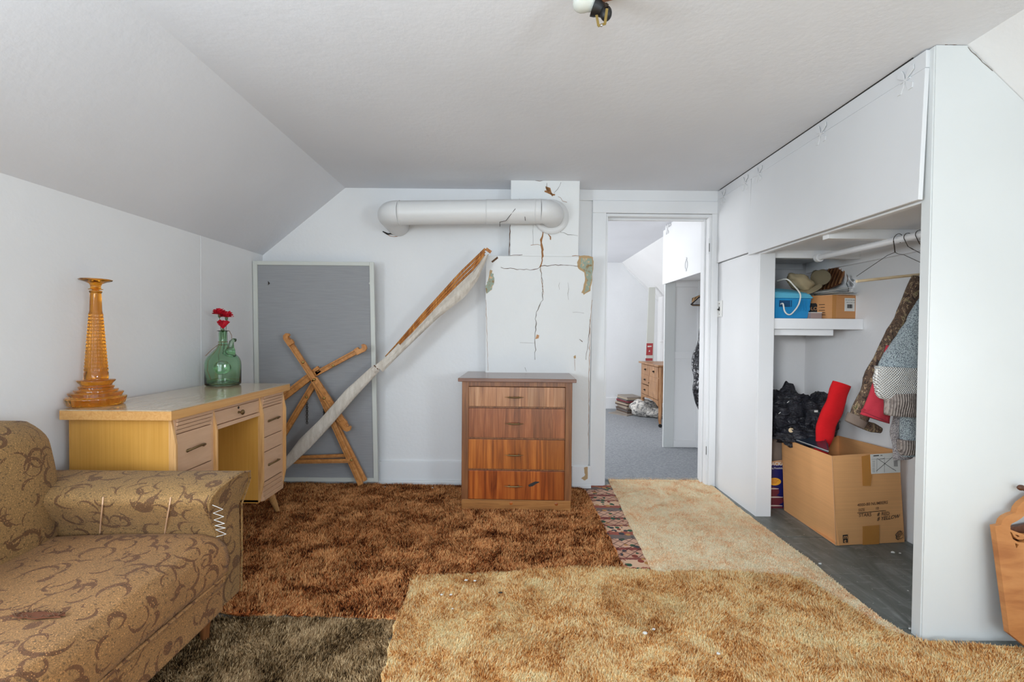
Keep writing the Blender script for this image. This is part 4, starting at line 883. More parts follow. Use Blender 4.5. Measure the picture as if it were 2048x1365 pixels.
# small box
a, b = Yp(1622, 630, 2.775), Yp(1644, 619, 2.775)
sb = thing('small_mauve_box', 'small flat mauve box between blue case and label carton on shelf', 'box', (a.x, 2.72, SZ)); MB().box(a.x, b.x, 2.775, 2.84, SZ, SZ+.034).build('box_body', MAT['mauve'], sb, bevel=.001)
MB().box(a.x-.001, b.x+.001, 2.774, 2.842, SZ+.034, SZ+.038).build('box_lid', MAT['paper'], sb)
# carton with label on shelf
kb = thing('shelf_carton', 'small brown carton with white barcode label on the closet shelf', 'carton', (1.95, 2.8, SZ))
c0 = Yp(1664, 631, 2.79); c1 = Yp(1718, 631, 2.83); cz = SZ+.145
A = Vector((c0.x, 2.79, SZ)); B = Vector((c1.x, 2.83, SZ)); dd = (B-A).normalized(); nn = Vector((-dd.y, dd.x, 0)); Cc = A+Vector((-.125, .13, 0)); Dd = B+(Cc-A)
if Dd.x > XK-.01: Dd.x = XK-.01
up = Vector((0, 0, cz-SZ)); th = .004
bx = MB(); bx.prism([A, B, B+up, A+up], nn*th); bx.prism([A, A+up, Cc+up, Cc], dd*th); bx.prism([B, Dd, Dd+up, B+up], -dd*th); bx.prism([Cc, Dd, Dd+up, Cc+up], -nn*th); bx.prism([A, B, Dd, Cc], (0, 0, th))
kbx = bx.build('box_body', MAT['carton_dark'], kb)
MB().prism([A+dd*.0+Vector((0, 0, .002)), A+dd*.028+Vector((0, 0, .002)), A+dd*.028+up, A+up], -nn*.0008).build('tape', MAT['tape'], kb)
fn = -nn; l0 = A+dd*.09+Vector((0, 0, .048)); lw = .075
lab = MB().prism([l0, l0+dd*lw, l0+dd*lw+Vector((0, 0, .080)), l0+Vector((0, 0, .080))], fn*.001).build('label', MAT['paper'], kb, label='white barcode label')
m = text_mb('GU 6167 9901-0865', l0+dd*.005+Vector((0, 0, .065))+fn*.0012, dd, (0, 0, 1), .0085)
m2 = text_mb('(8) XCS-NS-1 (17)', l0+dd*.012+Vector((0, 0, .050))+fn*.0012, dd, (0, 0, 1), .0085); m.add(m2.v, m2.f)
x = .018
while x < .057:
    w = random.choice((.0008, .0014, .0022)); p = l0+dd*x+Vector((0, 0, .018))+fn*.0013; m.prism([p, p+dd*w, p+dd*w+Vector((0, 0, .024)), p+Vector((0, 0, .024))], fn*.0003); x += w+random.choice((.0008, .0013))
m.build('label_print', MAT['ink'], lab)
sd = (A-Cc).normalized(); sn = Vector((sd.y, -sd.x, 0)); o_ = Cc+sd*.085
MB().prism([Cc+sd*.052+Vector((0, 0, .006))+sn*.0004, Cc+sd*.103+Vector((0, 0, .006))+sn*.0004, Cc+sd*.103+Vector((0, 0, .088))+sn*.0004, Cc+sd*.096+Vector((0, 0, .098))+sn*.0004, Cc+sd*.052+Vector((0, 0, .098))+sn*.0004], sn*.0004).build('printed_panel', MAT['ink'], kb)
m = text_mb('COLOR', Cc+sd*.024+Vector((0, 0, .055))+sn*.001, sd, (0, 0, 1), .029, thick=.01); m2 = text_mb('RAY', Cc+sd*.048+Vector((0, 0, .020))+sn*.001, sd, (0, 0, 1), .029, thick=.01); m.add(m2.v, m2.f); m.build('printed_lettering', MAT['carton_dark'], kb)
m = MB()
for z in (.022, .036, .050, .068, .085): p = Cc+sd*.112+Vector((0, 0, z))+sn*.0006; m.prism([p, p+sd*(.03+.01*random.random()), p+sd*.03+Vector((0, 0, .005)), p+Vector((0, 0, .005))], sn*.0004)
m.build('printed_lines', MAT['inkbrown'], kb)
# papers on the carton: individual sheets
zz0 = cz+.003
for i, (dx, dy, rz, tl, w, l) in enumerate(((-.06, .02, .25, .10, .16, .21), (-.03, .03, .1, .07, .15, .20), (.0, .02, -.1, .03, .15, .2), (.02, .03, .3, .0, .14, .18))):
    M_ = Matrix.Translation(((A.x+Dd.x)/2+dx+.01, (A.y+Dd.y)/2+dy-.05, zz0+.006*(3-i)+abs(tl)*.08)) @ Matrix.Rotation(rz, 4, 'Z') @ Matrix.Rotation(-tl*1.8, 4, 'Y')
    m = MB(); m.box(-w/2, w/2, -l/2, l/2, -.001, .001, M_); o = m.build('paper_bundle', MAT['paper']); tag(o, ('uppermost tilted sheaf of white papers on the shelf carton', 'second tilted sheaf of white papers on the shelf carton', 'third flatter sheaf of papers on the shelf carton', 'lowest sheaf of papers lying on the shelf carton')[i], 'papers', 'papers on the shelf carton')
# slatted brown shutter leaning
su = thing('slatted_wood_panel', 'dark brown slatted wooden panel leaning in the closet shelf corner', 'shutter', (1.95, 3.0, SZ))
def Su(u, v):   # parallelogram in px: bottom-left, bottom-right, top-right, top-left
    P = [Yp(1628, 590, 2.98), Yp(1682, 567, 2.90), Yp(1702, 517, 2.96), Yp(1646, 545, 3.06)]
    return (P[0]*(1-u)+P[1]*u)*(1-v)+(P[3]*(1-u)+P[2]*u)*v
sn_ = (Su(1, 0)-Su(0, 0)).cross(Su(0, 1)-Su(0, 0)).normalized(); sn_ = sn_ if sn_.y < 0 else -sn_
MB().prism([Su(0, 0), Su(1, 0), Su(1, 1), Su(0, 1)], -sn_*.006).build('panel_back', MAT['shutter'], su)
for a, b in ((0, .07), (.93, 1)): MB().prism([Su(a, 0), Su(b, 0), Su(b, 1), Su(a, 1)], sn_*.010).build('frame_edge', MAT['oak'] if b == 1 else MAT['shutter'], su, bevel=.001)
for k in range(6):
    a = .1+.138*k; MB().prism([Su(a, .02), Su(a+.02, .02), Su(a+.02, .98), Su(a, .98)], sn_*.010).build('slat', MAT['oak'], su); MB().prism([Su(a+.03, .02), Su(a+.11, .02), Su(a+.11, .98), Su(a+.03, .98)], sn_*.003).build('slat', MAT['shutter'], su)
# hats
h1 = thing('tan_hat', 'crumpled tan hat lying on the blue case', 'hat', Yp(1603, 570, 2.86))
c = Yp(1601, 566, 2.87); MB().blob(c, (.085, .07, .045), .25, 1.6, 28, 16, seed=4, M=Matrix.Rotation(.55, 4, 'Y')).build('crown', MAT['felt_tan'], h1, smooth='all')
def brim(c, r1, r2, M, t=.004, n=22):
    m = MB(); m.prism([c+(M @ Vector((r1*math.cos(2*PI*i/n), r2*math.sin(2*PI*i/n), 0))) for i in range(n)], M @ Vector((0, 0, t))); return m
brim(Yp(1620, 580, 2.83), .075, .045, Matrix.Rotation(-.45, 3, 'Y').to_4x4() @ Matrix.Rotation(.35, 4, 'X')).build('brim', MAT['felt_tan'], h1, smooth=40, bevel=.001)
h2 = thing('olive_hat', 'olive hat with upturned brim resting against the slatted panel', 'hat', Yp(1638, 555, 2.9))
MB().blob(Yp(1640, 553, 2.93), (.055, .05, .045), .2, 1.5, 24, 14, seed=9).build('crown', MAT['felt_olive'], h2, smooth='all')
brim(Yp(1641, 556, 2.86), .058, .052, Matrix.Rotation(-.7, 3, 'Y').to_4x4() @ Matrix.Rotation(1.0, 4, 'X')).build('brim', MAT['felt_olive'], h2, smooth=40, bevel=.001)
# clear plastic bag
cp = MB().sheet(lambda u, v: Yp(1694+34*u+5*v*(1-u)-6*v*v, 586-(38-24*u*v)*v, 2.84)+Vector((0, .02*noise.noise(Vector((u*3, v*3, 2))), 0)), 10, 10, .001, (0, 1, 0)).build('clear_plastic_bag', MAT['clear_plastic'], smooth='all')
tag(cp, 'crinkled clear plastic bag standing on the shelf carton papers', 'plastic bag')
# hanger with wooden bar
hg = thing('wire_hanger', 'empty wire hanger with wooden trouser bar on the white rod', 'hanger', (1.81, 2.2, 1.5))
hy = 2.135
hk = [Yp(x, y, hy) for x, y in ((1800, 486), (1806, 477), (1803, 470), (1796, 468), (1789, 474), (1787, 482), (1789, 492), (1790, 505))]
P0, P1 = Yp(1712, 559, hy), Yp(1712, 565, hy)
m = MB(); m.tube(smooth_path(hk), .0014, 6)
m.tube([Yp(x, y, hy) for x, y in ((1790, 505), (1785, 507), (1775, 511), (1713, 553))], .0012, 6); m.tube([Yp(x, y, hy) for x, y in ((1790, 505), (1796, 508), (1808, 510), (1868, 538))], .0012, 6); m.tube([Yp(1787, 482, hy), Yp(1790, 505, hy)], .0022, 6)
m.build('wire', MAT['iron'], hg, smooth=True)
MB().tube([Yp(1713, 563, hy), Yp(1870, 546, hy)], .0068, 10).build('trouser_bar', MAT['hanger_bar'], hg, smooth=True)
# hanging garments
def sleeve(name, label, cat, pts, rs, mat, Y, flat=.5, wob=.01, seed=0, group=None, root=None, part='sleeve', n=28, fr=14):
    if root is None: root = thing(name, label, cat, (1.8, Y, 1.5), 0, group)
    P = [Yp(x, y, Y if not isinstance(Y, list) else Y[i]) for i, (x, y) in enumerate(pts)]
    k = 6; PP = smooth_path(P, k); rr = []
    for i in range(len(rs)-1): rr += [rs[i]+(rs[i+1]-rs[i])*j/k for j in range(k)]
    rr.append(rs[-1]); o = MB().tube(PP, rr, n, flat=flat, up=(0, 1, 0), wob=wob, fr=fr, seed=seed).build(part, MAT[mat], root, smooth='all'); return root, o
jk, _ = sleeve('camouflage_jacket', 'woodland camouflage jacket hanging with its sleeve slanting down in the closet', 'jacket', [(1846, 560), (1815, 630), (1775, 710), (1740, 790), (1716, 838)], [.05, .052, .056, .050, .045], 'camo', 2.10, .5, .012, 2)
sleeve(None, None, None, [(1716, 834), (1712, 842), (1708, 850)], [.050, .049, .046], 'taupe', 2.10, .5, .004, 5, root=jk, part='cuff')
sleeve(None, None, None, [(1880, 560), (1880, 650), (1880, 760), (1878, 850)], [.06, .10, .10, .09], 'camo', 2.10, .35, .02, 6, root=jk, part='body')
sleeve(None, None, None, [(1728, 850), (1745, 856), (1762, 862)], [.018, .02, .012], 'camo', 2.12, .6, .008, 6, root=jk, part='hem')
rs_, _ = sleeve('red_shirt', 'red cotton shirt with sleeve drooping below the camouflage jacket', 'shirt', [(1800, 700), (1778, 760), (1758, 810), (1748, 838)], [.060, .062, .064, .068], 'red_cotton', 2.055, .45, .012, 8)
MB().ribbon([Yp(x, y, 2.022) for x, y in ((1723, 822), (1740, 830), (1760, 838), (1778, 846))], .0018, (0, -1, 0)).build('hem_seam', MAT['choc'], rs_)
m = MB(); c = Yp(1727, 822, 2.018); m.tube([c+Vector((.010*math.cos(a), 0, .008*math.sin(a))) for a in np.linspace(0, 2*PI, 16)], .0011, 5); m.tube([c+Vector((.006*math.cos(a)*(1-a/12), 0, .005*math.sin(a)*(1-a/12))) for a in np.linspace(0, 10, 20)], .001, 5); m.build('stitched_logo', MAT['red_cotton'], rs_)
sw1, _ = sleeve('chunky_knit_sweater', 'chunky blue-grey and white knit sweater with taupe ribbed cuff in closet', 'sweater', [(1850, 600), (1835, 660), (1815, 720), (1800, 765)], [.030, .062, .100, .110], 'knit_blue', 1.98, .5, .008, 11, fr=20)
sleeve(None, None, None, [(1802, 735), (1800, 770), (1803, 790)], [.108, .106, .088], 'knit_white', 1.965, .5, .012, 12, root=sw1, part='white_band', fr=20)
sleeve(None, None, None, [(1802, 786), (1802, 800), (1800, 832)], [.066, .070, .060], 'knit_taupe', 1.955, .6, .006, 13, root=sw1, part='cuff', fr=20)
sleeve(None, None, None, [(1890, 560), (1890, 680), (1890, 830)], [.07, .11, .11], 'knit_blue', 1.97, .4, .02, 14, root=sw1, part='body')
sw2, _ = sleeve('grey_marl_cardigan', 'grey marl cardigan sleeve hanging lowest beside the closet jamb', 'cardigan', [(1822, 800), (1816, 850), (1818, 885), (1820, 912)], [.030, .038, .036, .034], 'knit_blue', 2.03, .7, .008, 15)
sleeve(None, None, None, [(1816, 880), (1816, 895), (1818, 908)], [.042, .044, .036], 'knit_taupe', 2.02, .7, .004, 16, root=sw2, part='cuff')
sleeve(None, None, None, [(1800, 830), (1800, 870), (1806, 918), ], [.032, .040, .044], 'knit_grey', 2.08, .4, .008, 17, root=sw2, part='front_panel')
sleeve(None, None, None, [(1890, 800), (1890, 860), (1890, 915)], [.08, .09, .09], 'knit_grey', 2.06, .35, .02, 18, root=sw2, part='body')
# hangers for garments are hidden; supports on the rod
for nm, Y_, lb, z_ in (('wire_hanger', 2.10, 'wire hanger carrying the camouflage jacket', 0), ('wire_hanger', 1.98, 'wire hanger carrying the chunky knit sweater', 0), ('wire_hanger', 2.04, 'wire hanger carrying the grey cardigan and red shirt', 0)):
    h = thing(nm, lb, 'hanger', (1.81, Y_, 1.5)); m = MB(); m.tube([(1.81+.02*math.cos(a), Y_, 1.541+.02*math.sin(a)) for a in np.linspace(-.4, PI+.2, 12)]+[(1.81, Y_, 1.50)], .0014, 6); m.tube([(1.835, Y_, 1.485), (1.81, Y_, 1.50), (2.0, Y_, 1.40)], .0013, 6); m.build('wire', MAT['iron'], h)
# big carton
ck = thing('open_moving_carton', 'large open brown carton marked STARS on the closet floor', 'carton', (1.9, 2.6, .003))
F0 = .004
A, B, Cb = Zp(1672, 1092, F0), Zp(1813, 1085, F0), Zp(1568, 1021, F0); B.x = min(B.x, 2.09); Db = A+(B-A)*.97+(Cb-A); Db.x = min(Db.x, XK-.03)
At = Pl(1664, 913, (0, 2.345, 0), (0, 1, 0)); Bt = Pl(1798, 903, (0, 2.39, 0), (0, 1, 0)); Ct = Pl(1563, 876, (0, 2.86, 0), (0, 1, 0)); Dt = Pl(1678, 872, (0, 2.90, 0), (0, 1, 0))
Dt.x = min(Dt.x, XK-.01); Bt.x = min(Bt.x, XK-.01)
def panel(a, b, c, d, ins, name, mat='carton', nu=10, nv=10, dent=0):
    n = (b-a).cross(d-a).normalized(); n = n if n.dot(ins-(a+c)/2) > 0 else -n
    return MB().sheet(lambda u, v: (a*(1-u)+b*u)*(1-v)+(d*(1-u)+c*u)*v+n*(dent*math.exp(-((u-.85)/.25)**2-(v/.22)**2)+.003*noise.noise(Vector((u*3, v*3, dent*9)))), nu, nv, .004, n).build(name, MAT[mat], ck, smooth=30)
ctr = (A+B+Cb+Dt)/4; ctr.z = .2
fp_ = panel(A, B, Bt, At, ctr, 'front_panel'); panel(Cb, A, At, Ct, ctr, 'side_panel', dent=.02); panel(Cb, Db, Dt, Ct, ctr, 'back_panel'); panel(B, Db, Dt, Bt, ctr, 'side_panel')
MB().prism([A, B, Db, Cb], (0, 0, .004)).build('bottom_panel', MAT['carton'], ck)
MB().tube([Cb+Vector((0, 0, .002)), A+Vector((0, 0, .002)), A.lerp(At, .5), At], .0022, 6).build('fold_edge', MAT['kraft_inside'], ck)
ex = (B-A).normalized(); ez = (At-A); ez = (ez-ex*ez.dot(ex)).normalized(); en = ex.cross(ez); en = en if en.y < 0 else -en
def Fp(x, y, o=.004): return Pl(x, y, A, en)+en*o
def fquad(name, p, mat, par=ck, o=.004, label=None): return MB().prism([Fp(x, y, o) for x, y in p], en*.0006).build(name, MAT[mat], par, label=label)
lb = fquad('shipping_label', [(1739, 909), (1799, 905), (1799, 945), (1741, 948)], 'paper', label='white shipping label crossed out in ink')
m = MB()
def ln_(a, b, w, o=.0052): m.ribbon([Fp(*a, o), Fp(*b, o)], w, en, .0003)
ln_((1753, 917), (1785, 939), .002); ln_((1751, 942), (1783, 914), .002); ln_((1741, 919), (1780, 917), .0008); ln_((1767, 914), (1767, 945), .0008); ln_((1752, 917), (1752, 945), .0008)
for k in range(7): ln_((1743, 923+k*3.4), (1748, 923+k*3.4), .0014)
for k in range(5): ln_((1786+k*1.6, 921), (1786.5+k*1.6, 933), .0016)
ln_((1745, 912), (1756, 911), .005); ln_((1759, 911), (1763, 911), .003); ln_((1757, 918), (1767, 917), .002); ln_((1785, 938), (1790, 942), .002)
m.build('label_print', MAT['ink'], lb)
fquad('tape', [(1722, 913), (1741, 909), (1742, 955), (1740, 972), (1724, 972)], 'tape', o=.0034); fquad('tape', [(1724, 1053), (1757, 1050), (1757, 1088), (1724, 1090)], 'tape', o=.0034)
def ft(txt, x, y, x2, y2, sizepx, mat, nm='lettering', shear=0, o=.0048):
    p = Fp(x, y, o); xd = Fp(x2, y2, o)-p; yd = ez; return text_mb(txt, p, xd, yd, sizepx/385*1.18, 0, shear=shear, thick=.008)
m = ft('4000-80 NUMBERS', 1713, 1013, 1766, 1008, 7.2, ''); m2 = ft('SIZE           10', 1715, 1023, 1766, 1018, 6.5, ''); m.add(m2.v, m2.f); m2 = ft('STARS', 1716, 1034, 1745, 1032, 8.5, ''); m.add(m2.v, m2.f); m2 = ft('RED', 1761, 1031, 1776, 1030, 8.5, ''); m.add(m2.v, m2.f); m.build('stencil_lettering', MAT['inkbrown'], ck)
m = ft('8', 1752, 1032, 1757, 1032, 8.5, '', shear=.3); m2 = ft('8 YELLOW', 1752, 1042, 1787, 1037, 9, '', shear=.25); m.add(m2.v, m2.f)
m.ribbon([Fp(1713, 1026, .005), Fp(1770, 1021, .005)], .0028, en, .0003); m.build('marker_lettering', MAT['ink'], ck)
m = ft('M', 1668, 918, 1668, 925, 7, ''); m.build('marker_lettering', MAT['ink'], ck)
# printed emblems in the lower corners
em = MB().prism([Fp(x, y, .0045) for x, y in ((1684, 1070), (1694, 1069), (1694, 1085), (1685, 1086))], en*.0004).build('printed_emblem', MAT['ink'], ck)
m = ft('m', 1685.2, 1077.5, 1694, 1077, 10, '', o=.0054); m2 = ft('e', 1686, 1085, 1694, 1084.5, 10, '', o=.0054); m.add(m2.v, m2.f); m.build('emblem_lettering', MAT['carton'], em)
m = MB(); c = Fp(1797, 1071, .0048)
for k, (r, a0, a1) in enumerate(((.018, .3, 5.6), (.012, 0, 5.2), (.006, 0, 6.2), (.021, 1.0, 4.6))):
    m.tube([c+ex*(r*math.cos(a)*(1+.14*math.sin(7*a)))+ez*(r*math.sin(a)*(1.1+.1*math.sin(5*a))) for a in np.linspace(a0, a1, 26)], .0011, 4)
for a in np.linspace(-.5, 1.4, 6): m.tube([c+ex*.02*math.cos(a)+ez*.02*math.sin(a), c+ex*.029*math.cos(a)+ez*.029*math.sin(a)], .0009, 4)
m.build('printed_flower', MAT['ink'], ck)
# upside-down writing on the inside of the far panel
bn = (Db-Cb).cross(Ct-Cb).normalized(); bn = bn if bn.y < 0 else -bn
def Bk(x, y): return Pl(x, y, Dt, (Dt-Bt).cross(Vector((0, 0, 1))).normalized())
rn = (Dt-Bt).cross(Db-B).normalized(); rn = rn if rn.x < 0 else -rn
def Rk(x, y): return Pl(x, y, (Dt+Bt)/2, rn)+rn*.006
p = Rk(1741, 893); xd = Rk(1697, 886)-p; m = text_mb('8 YELLOW', p, xd, -(Dt-Db).normalized(), .03, 0, shear=.2); m.v = [v+rn*.001 for v in m.v]
m.build('marker_lettering', MAT['ink'], ck)
# book lying over the carton's edge
bk = thing('dark_blue_book', 'thin dark blue hardback book lying across the carton corner', 'book', Yp(1600, 890, 2.6)); 
P = [Ct.lerp(At, .04)+Vector((.012, 0, .006)), Ct.lerp(At, .90)+Vector((.012, -.0, .006)), Ct.lerp(At, .90)+Vector((.05, .06, .028)), Ct.lerp(At, .45)+Vector((.16, .06, .035)), Ct.lerp(At, .04)+Vector((.17, .02, .035))]
MB().prism(P, (0, 0, .006)).build('cover', MAT['book_cover'], bk); MB().prism([p+Vector((.002, 0, .006)) for p in P], (0, 0, .004)).build('pages', MAT['paper'], bk); MB().prism([p+Vector((0, 0, .010)) for p in P], (0, 0, .003)).build('cover', MAT['book_cover'], bk)
# black quilted jacket
qj = thing('black_quilted_jacket', 'crumpled black quilted jacket heaped on the carton corner', 'jacket', Yp(1595, 860, 2.85))
MB().blob(Yp(1570, 836, 2.93), (.17, .12, .165), .42, 2.6, 56, 36, seed=21).build('jacket_body', MAT['quilt_black'], qj, smooth='all')
MB().blob(Yp(1625, 838, 2.86), (.13, .12, .155), .42, 2.8, 48, 32, seed=25).build('sleeve', MAT['quilt_black'], qj, smooth='all')
MB().blob(Yp(1600, 872, 2.78), (.15, .09, .06), .4, 3, 40, 24, seed=29).build('lining', MAT['quilt_black'], qj, smooth='all')
c = Yp(1582, 861, 2.735); MB().lathe([(.001, .004), (.013, .003), (.015, 0), (.013, -.003), (.001, -.003)], c, 20, M=Matrix.Rotation(PI/2, 4, 'X')).build('zipper_pull', MAT['hanger_bar'], qj, smooth=40)
MB().tube([c+Vector((0, 0, .012)), c+Vector((.002, -.004, .022))], .003, 8).build('cord_loop', MAT['iron'], qj)
for x, y in ((1574, 806), (1557, 828)): MB().ribbon([Yp(x, y, 2.79), Yp(x+4, y-3, 2.79)], .003, (0, -1, 0), .002).build('piping_highlight', MAT['paper'], qj)
c = Yp(1632, 823, 2.74); MB().box(c.x-.01, c.x+.01, 2.738, 2.741, c.z-.006, c.z+.006).build('care_tag', MAT['paper'], qj)
# red felt roll
rf = thing('red_felt_roll', 'bright red felt cloth rolled and standing in the carton', 'cloth', Yp(1645, 890, 2.62))
P = [Yp(x, y, 2.60) for x, y in ((1636, 920), (1643, 892), (1652, 862), (1664, 828), (1674, 796), (1684, 768))]
k = 5; PP = smooth_path(P, k); rsd = [.050, .044, .050, .052, .054, .048]; rr = []
for i in range(5): rr += [rsd[i]+(rsd[i+1]-rsd[i])*j/k for j in range(k)]
rr.append(rsd[-1]); MB().tube(PP, rr, 28, flat=.6, up=(0, 1, 0), wob=.016, fr=10, seed=31).build('roll', MAT['red_felt'], rf, smooth=50)
# taupe bag
tb = thing('taupe_cloth_bag', 'taupe cloth bag squeezed behind the closet jamb under black jacket', 'bag', Yp(1550, 900, 2.95))
MB().blob(Yp(1545, 892, 2.98), (.13, .10, .17), .25, 1.8, 32, 22, seed=40).build('bag_body', MAT['taupe'], tb, smooth='all')
# dark blue printed box
pb_ = thing('dark_blue_printed_box', 'navy printed box with orange oval and chocolate picture behind closet jamb', 'box', (1.62, 2.9, .003))
by = 2.872; bL, bR = 1.52, Yp(1568, 960, by).x+.012; top_ = Yp(1550, 931, by).z
MB().box(bL, bR, by, by+.12, .003, top_).build('box_body', MAT['navy_print'], pb_, bevel=.001)
MB().prism([(bL+.03, by+.002, top_), (bR, by+.002, top_), (bR-.004, by+.004, top_+.035), (bL+.06, by+.004, top_+.012)], (0, .002, 0)).build('box_flap', MAT['kraft_inside'], pb_)
fw = Vector((0, -1, 0))
m = text_mb('PACKAGE', Yp(1538, 931.5, by-.001), (1, 0, 0), (0, 0, 1), .030, 0, thick=.015); m2 = text_mb('ending Possibilities', Yp(1534, 938.5, by-.0012), (1, 0, 0), (0, 0, 1), .0155, 0, thick=.01); m.add(m2.v, m2.f); m.build('printed_lettering', MAT['paper'], pb_)
def disk(cx_, cy_, rx, rz, mat, nm, off=.0008, th=.0006, par=pb_):
    c = Yp(cx_, cy_, by-off); return MB().prism([c+Vector((rx*math.cos(a), 0, rz*math.sin(a))) for a in np.linspace(0, 2*PI, 25)[:-1]], fw*th).build(nm, MAT[mat], par)
ov = disk(1549, 964, .041, .024, 'orange_oval', 'printed_oval')
m = MB()
for k, (dx, w) in enumerate(((-.018, .034), (-.028, .056), (-.022, .044), (-.014, .03))):
    c = Yp(1549, 964, by-.0016)+Vector((dx, 0, .013-.008*k)); 
    for j in range(int(w/.0045)): m.prism([c+Vector((j*.0045, 0, 0)), c+Vector((j*.0045+.003, 0, 0)), c+Vector((j*.0045+.003, 0, .0035)), c+Vector((j*.0045, 0, .0035))], fw*.0002)
m.build('printed_lines', MAT['redlabel'], ov)
for cx_, cy_, rx, rz in ((1543, 1018, .075, .034), (1545, 1001, .072, .032), (1542, 984, .052, .030)):
    disk(cx_, cy_, rx, rz, 'choc', 'printed_chocolate', .001+.0008*(1020-cy_)/17, .0008)
    disk(cx_+1, cy_-6, rx*.9, .004, 'cream_fill', 'printed_cream', .0042, .0005)
# grey board behind the garments, right side of carton
gbd = tag(MB().prism([(2.085, 1.75, .004), (2.085, 2.33, .004), (2.108, 2.33, .52), (2.108, 1.75, .52)], (.008, 0, 0)).build('grey_board', MAT['board_grey'], bevel=.001), 'plain grey board leaning in the closet beside the carton', 'board')

# ================================================================ CARVED PLAQUE by the right edge
pq = thing('carved_wooden_board', 'scalloped carved pine board leaning on the closet end panel', 'wooden board', (1.87, 1.5, .012))
def Kp(x, y): return Pl(x, y, (0, 1.53, .0), Vector((0, -1, .10)).normalized())
KN = Vector((0, -1, .10)).normalized()
lf = [(1990, 1053), (2002, 1051), (2005, 1041), (2012, 1034), (2022, 1029), (2032, 1026), (2035, 1016), (2042, 1007), (2050, 1001), (2062, 992), (2080, 986)]
Lp = [Kp(x, y) for x, y in lf]; xm = Kp(2095, 1000).x
lower = [Kp(2060, 1300), Kp(2048, 1291), Kp(2019, 1268)]
for q in lower: q.z = max(q.z, .016)
Rp = [Vector((2*xm-p.x, p.y, p.z)) for p in reversed(Lp)]; Rl = [Vector((2*xm-p.x, p.y, p.z)) for p in reversed(lower)]
bd = MB().prism(Lp+Rp+Rl+lower, -KN*.018).build('front_board', MAT['plaque'], pq)
def hole(pts): cut(bd, MB().prism([Kp(x, y)+KN*.05 for x, y in pts], -KN*.1))
hole([(2021, 1052), (2024, 1048), (2034, 1043), (2042, 1038), (2050, 1031), (2070, 1029), (2100, 1045), (2100, 1072), (2048, 1070), (2034, 1065), (2021, 1060)])
hole([(2020, 1064), (2024, 1066), (2028, 1074), (2036, 1080), (2046, 1080), (2052, 1075), (2058, 1078), (2048, 1086), (2036, 1085), (2026, 1079)])
hole([(2030, 1070), (2036, 1071), (2040, 1074), (2036, 1075)]); hole([(2030, 1087), (2038, 1090), (2033, 1098)])
MB().prism([p-KN*.03 for p in [Kp(2014, 1066), Kp(2100, 1050), Kp(2100, 1280), Kp(2036, 1262)]], -KN*.012).build('back_board', MAT['shutter'], pq)
MB().blob(Kp(2052, 978)-KN*.015, (.014, .008, .010), .1, 1, 12, 8).build('top_knob', MAT['shutter'], pq, smooth=True); MB().tube([Kp(2052, 978)-KN*.015, Kp(2070, 992)-KN*.015], .004, 8).build('knob_stem', MAT['shutter'], pq)

# ================================================================ FAR ROOM
fc = struct('wall_far_closet', MB().box(XR, XK-.001, 4.385, 4.40, .012, 1.60), cl)
MB().box(XR-.015, XR+.085, 4.365, 4.385, .012, 1.60).build('stile', MAT['sideend'], fc, bevel=.002)
for z0, z1 in ((.012, .08), (.86, .925), (1.54, 1.60)): MB().box(XR+.085, XK-.001, 4.372, 4.385, z0, z1).build('rail', cl, fc, bevel=.002)
MB().box(XR+.30, XK-.001, 4.362, 4.385, .012, 1.60).build('panel', MAT['board_grey'] if 0 else cl, fc, bevel=.002)
fu = MB().box(XR-.03, XR-.012, 3.44, 4.40, 1.565, 2.075).build('door_4', cl, bevel=.0015); fu['kind'] = 'structure'
struct('wall_far_cupboard', MB().box(XR-.010, XK, 3.44, 4.40, 1.60, H), cl)
for y in (4.28, 3.75): butterfly(fu, y, 2.062, lambda y, z, o=0: Vector((XR-.031-.004*o, y, z)))
c = Xp(1372, 530, XR-.034); m = MB(); m.tube([(c.x, c.y+.024*math.cos(a), c.z+.036*math.sin(a)) for a in np.linspace(0, 2*PI, 25)], .0035, 6); m.blob((c.x, c.y, c.z+.05), (.006, .012, .012), 0, 1, 10, 8); m.blob((c.x, c.y, c.z-.045), (.006, .010, .010), 0, 1, 10, 8); m.build('ring_pull', MAT['trim'], fu, smooth=True)
# trim along the far slope
tr_ = MB().prism([(XS-.02, YF-.02, H-.001), (XS+.06, YF-.02, H-.001), (XK, YF-.02, ZR+.05), (XK, YF-.02, ZR-.06)], (0, .019, 0)); struct('trim_2', tr_, MAT['trim'])
# washstand
ws = thing('antique_oak_washstand', 'old oak washstand with bow front and casters against the far wall', 'washstand', (1.9, 5.65, .012)); ok = MAT['oak']
wx, wy0, wy1, wz = 1.72, 5.27, 6.02, .735; WF = wx
MB().box(wx-.03, 2.10, wy0-.02, wy1+.02, wz-.022, wz).build('top', ok, ws, bevel=.005)
MB().box(wx+.01, 2.09, wy0, wy0+.018, .30, wz-.022).build('side_panel', ok, ws); MB().box(wx+.01, 2.09, wy1-.018, wy1, .30, wz-.022).build('side_panel', ok, ws); MB().box(2.075, 2.09, wy0, wy1, .30, wz-.022).build('back_panel', ok, ws)
def leg(x, y):
    m = MB(); m.tube([(x, y, wz-.025), (x, y, .30), (x+.0, y, .20), (x-.006, y, .10), (x, y, .055)], [.024, .024, .025, .019, .015], 4); l = m.build('leg', ok, ws, bevel=.002)
    MB().tube([(x, y-.008, .034), (x, y+.008, .034)], .020, 14).build('caster', MAT['black'], l, smooth=40)
for x in (wx+.02, 2.07):
    for y in (wy0+.02, wy1-.02): leg(x, y)
ym = wy0+.40
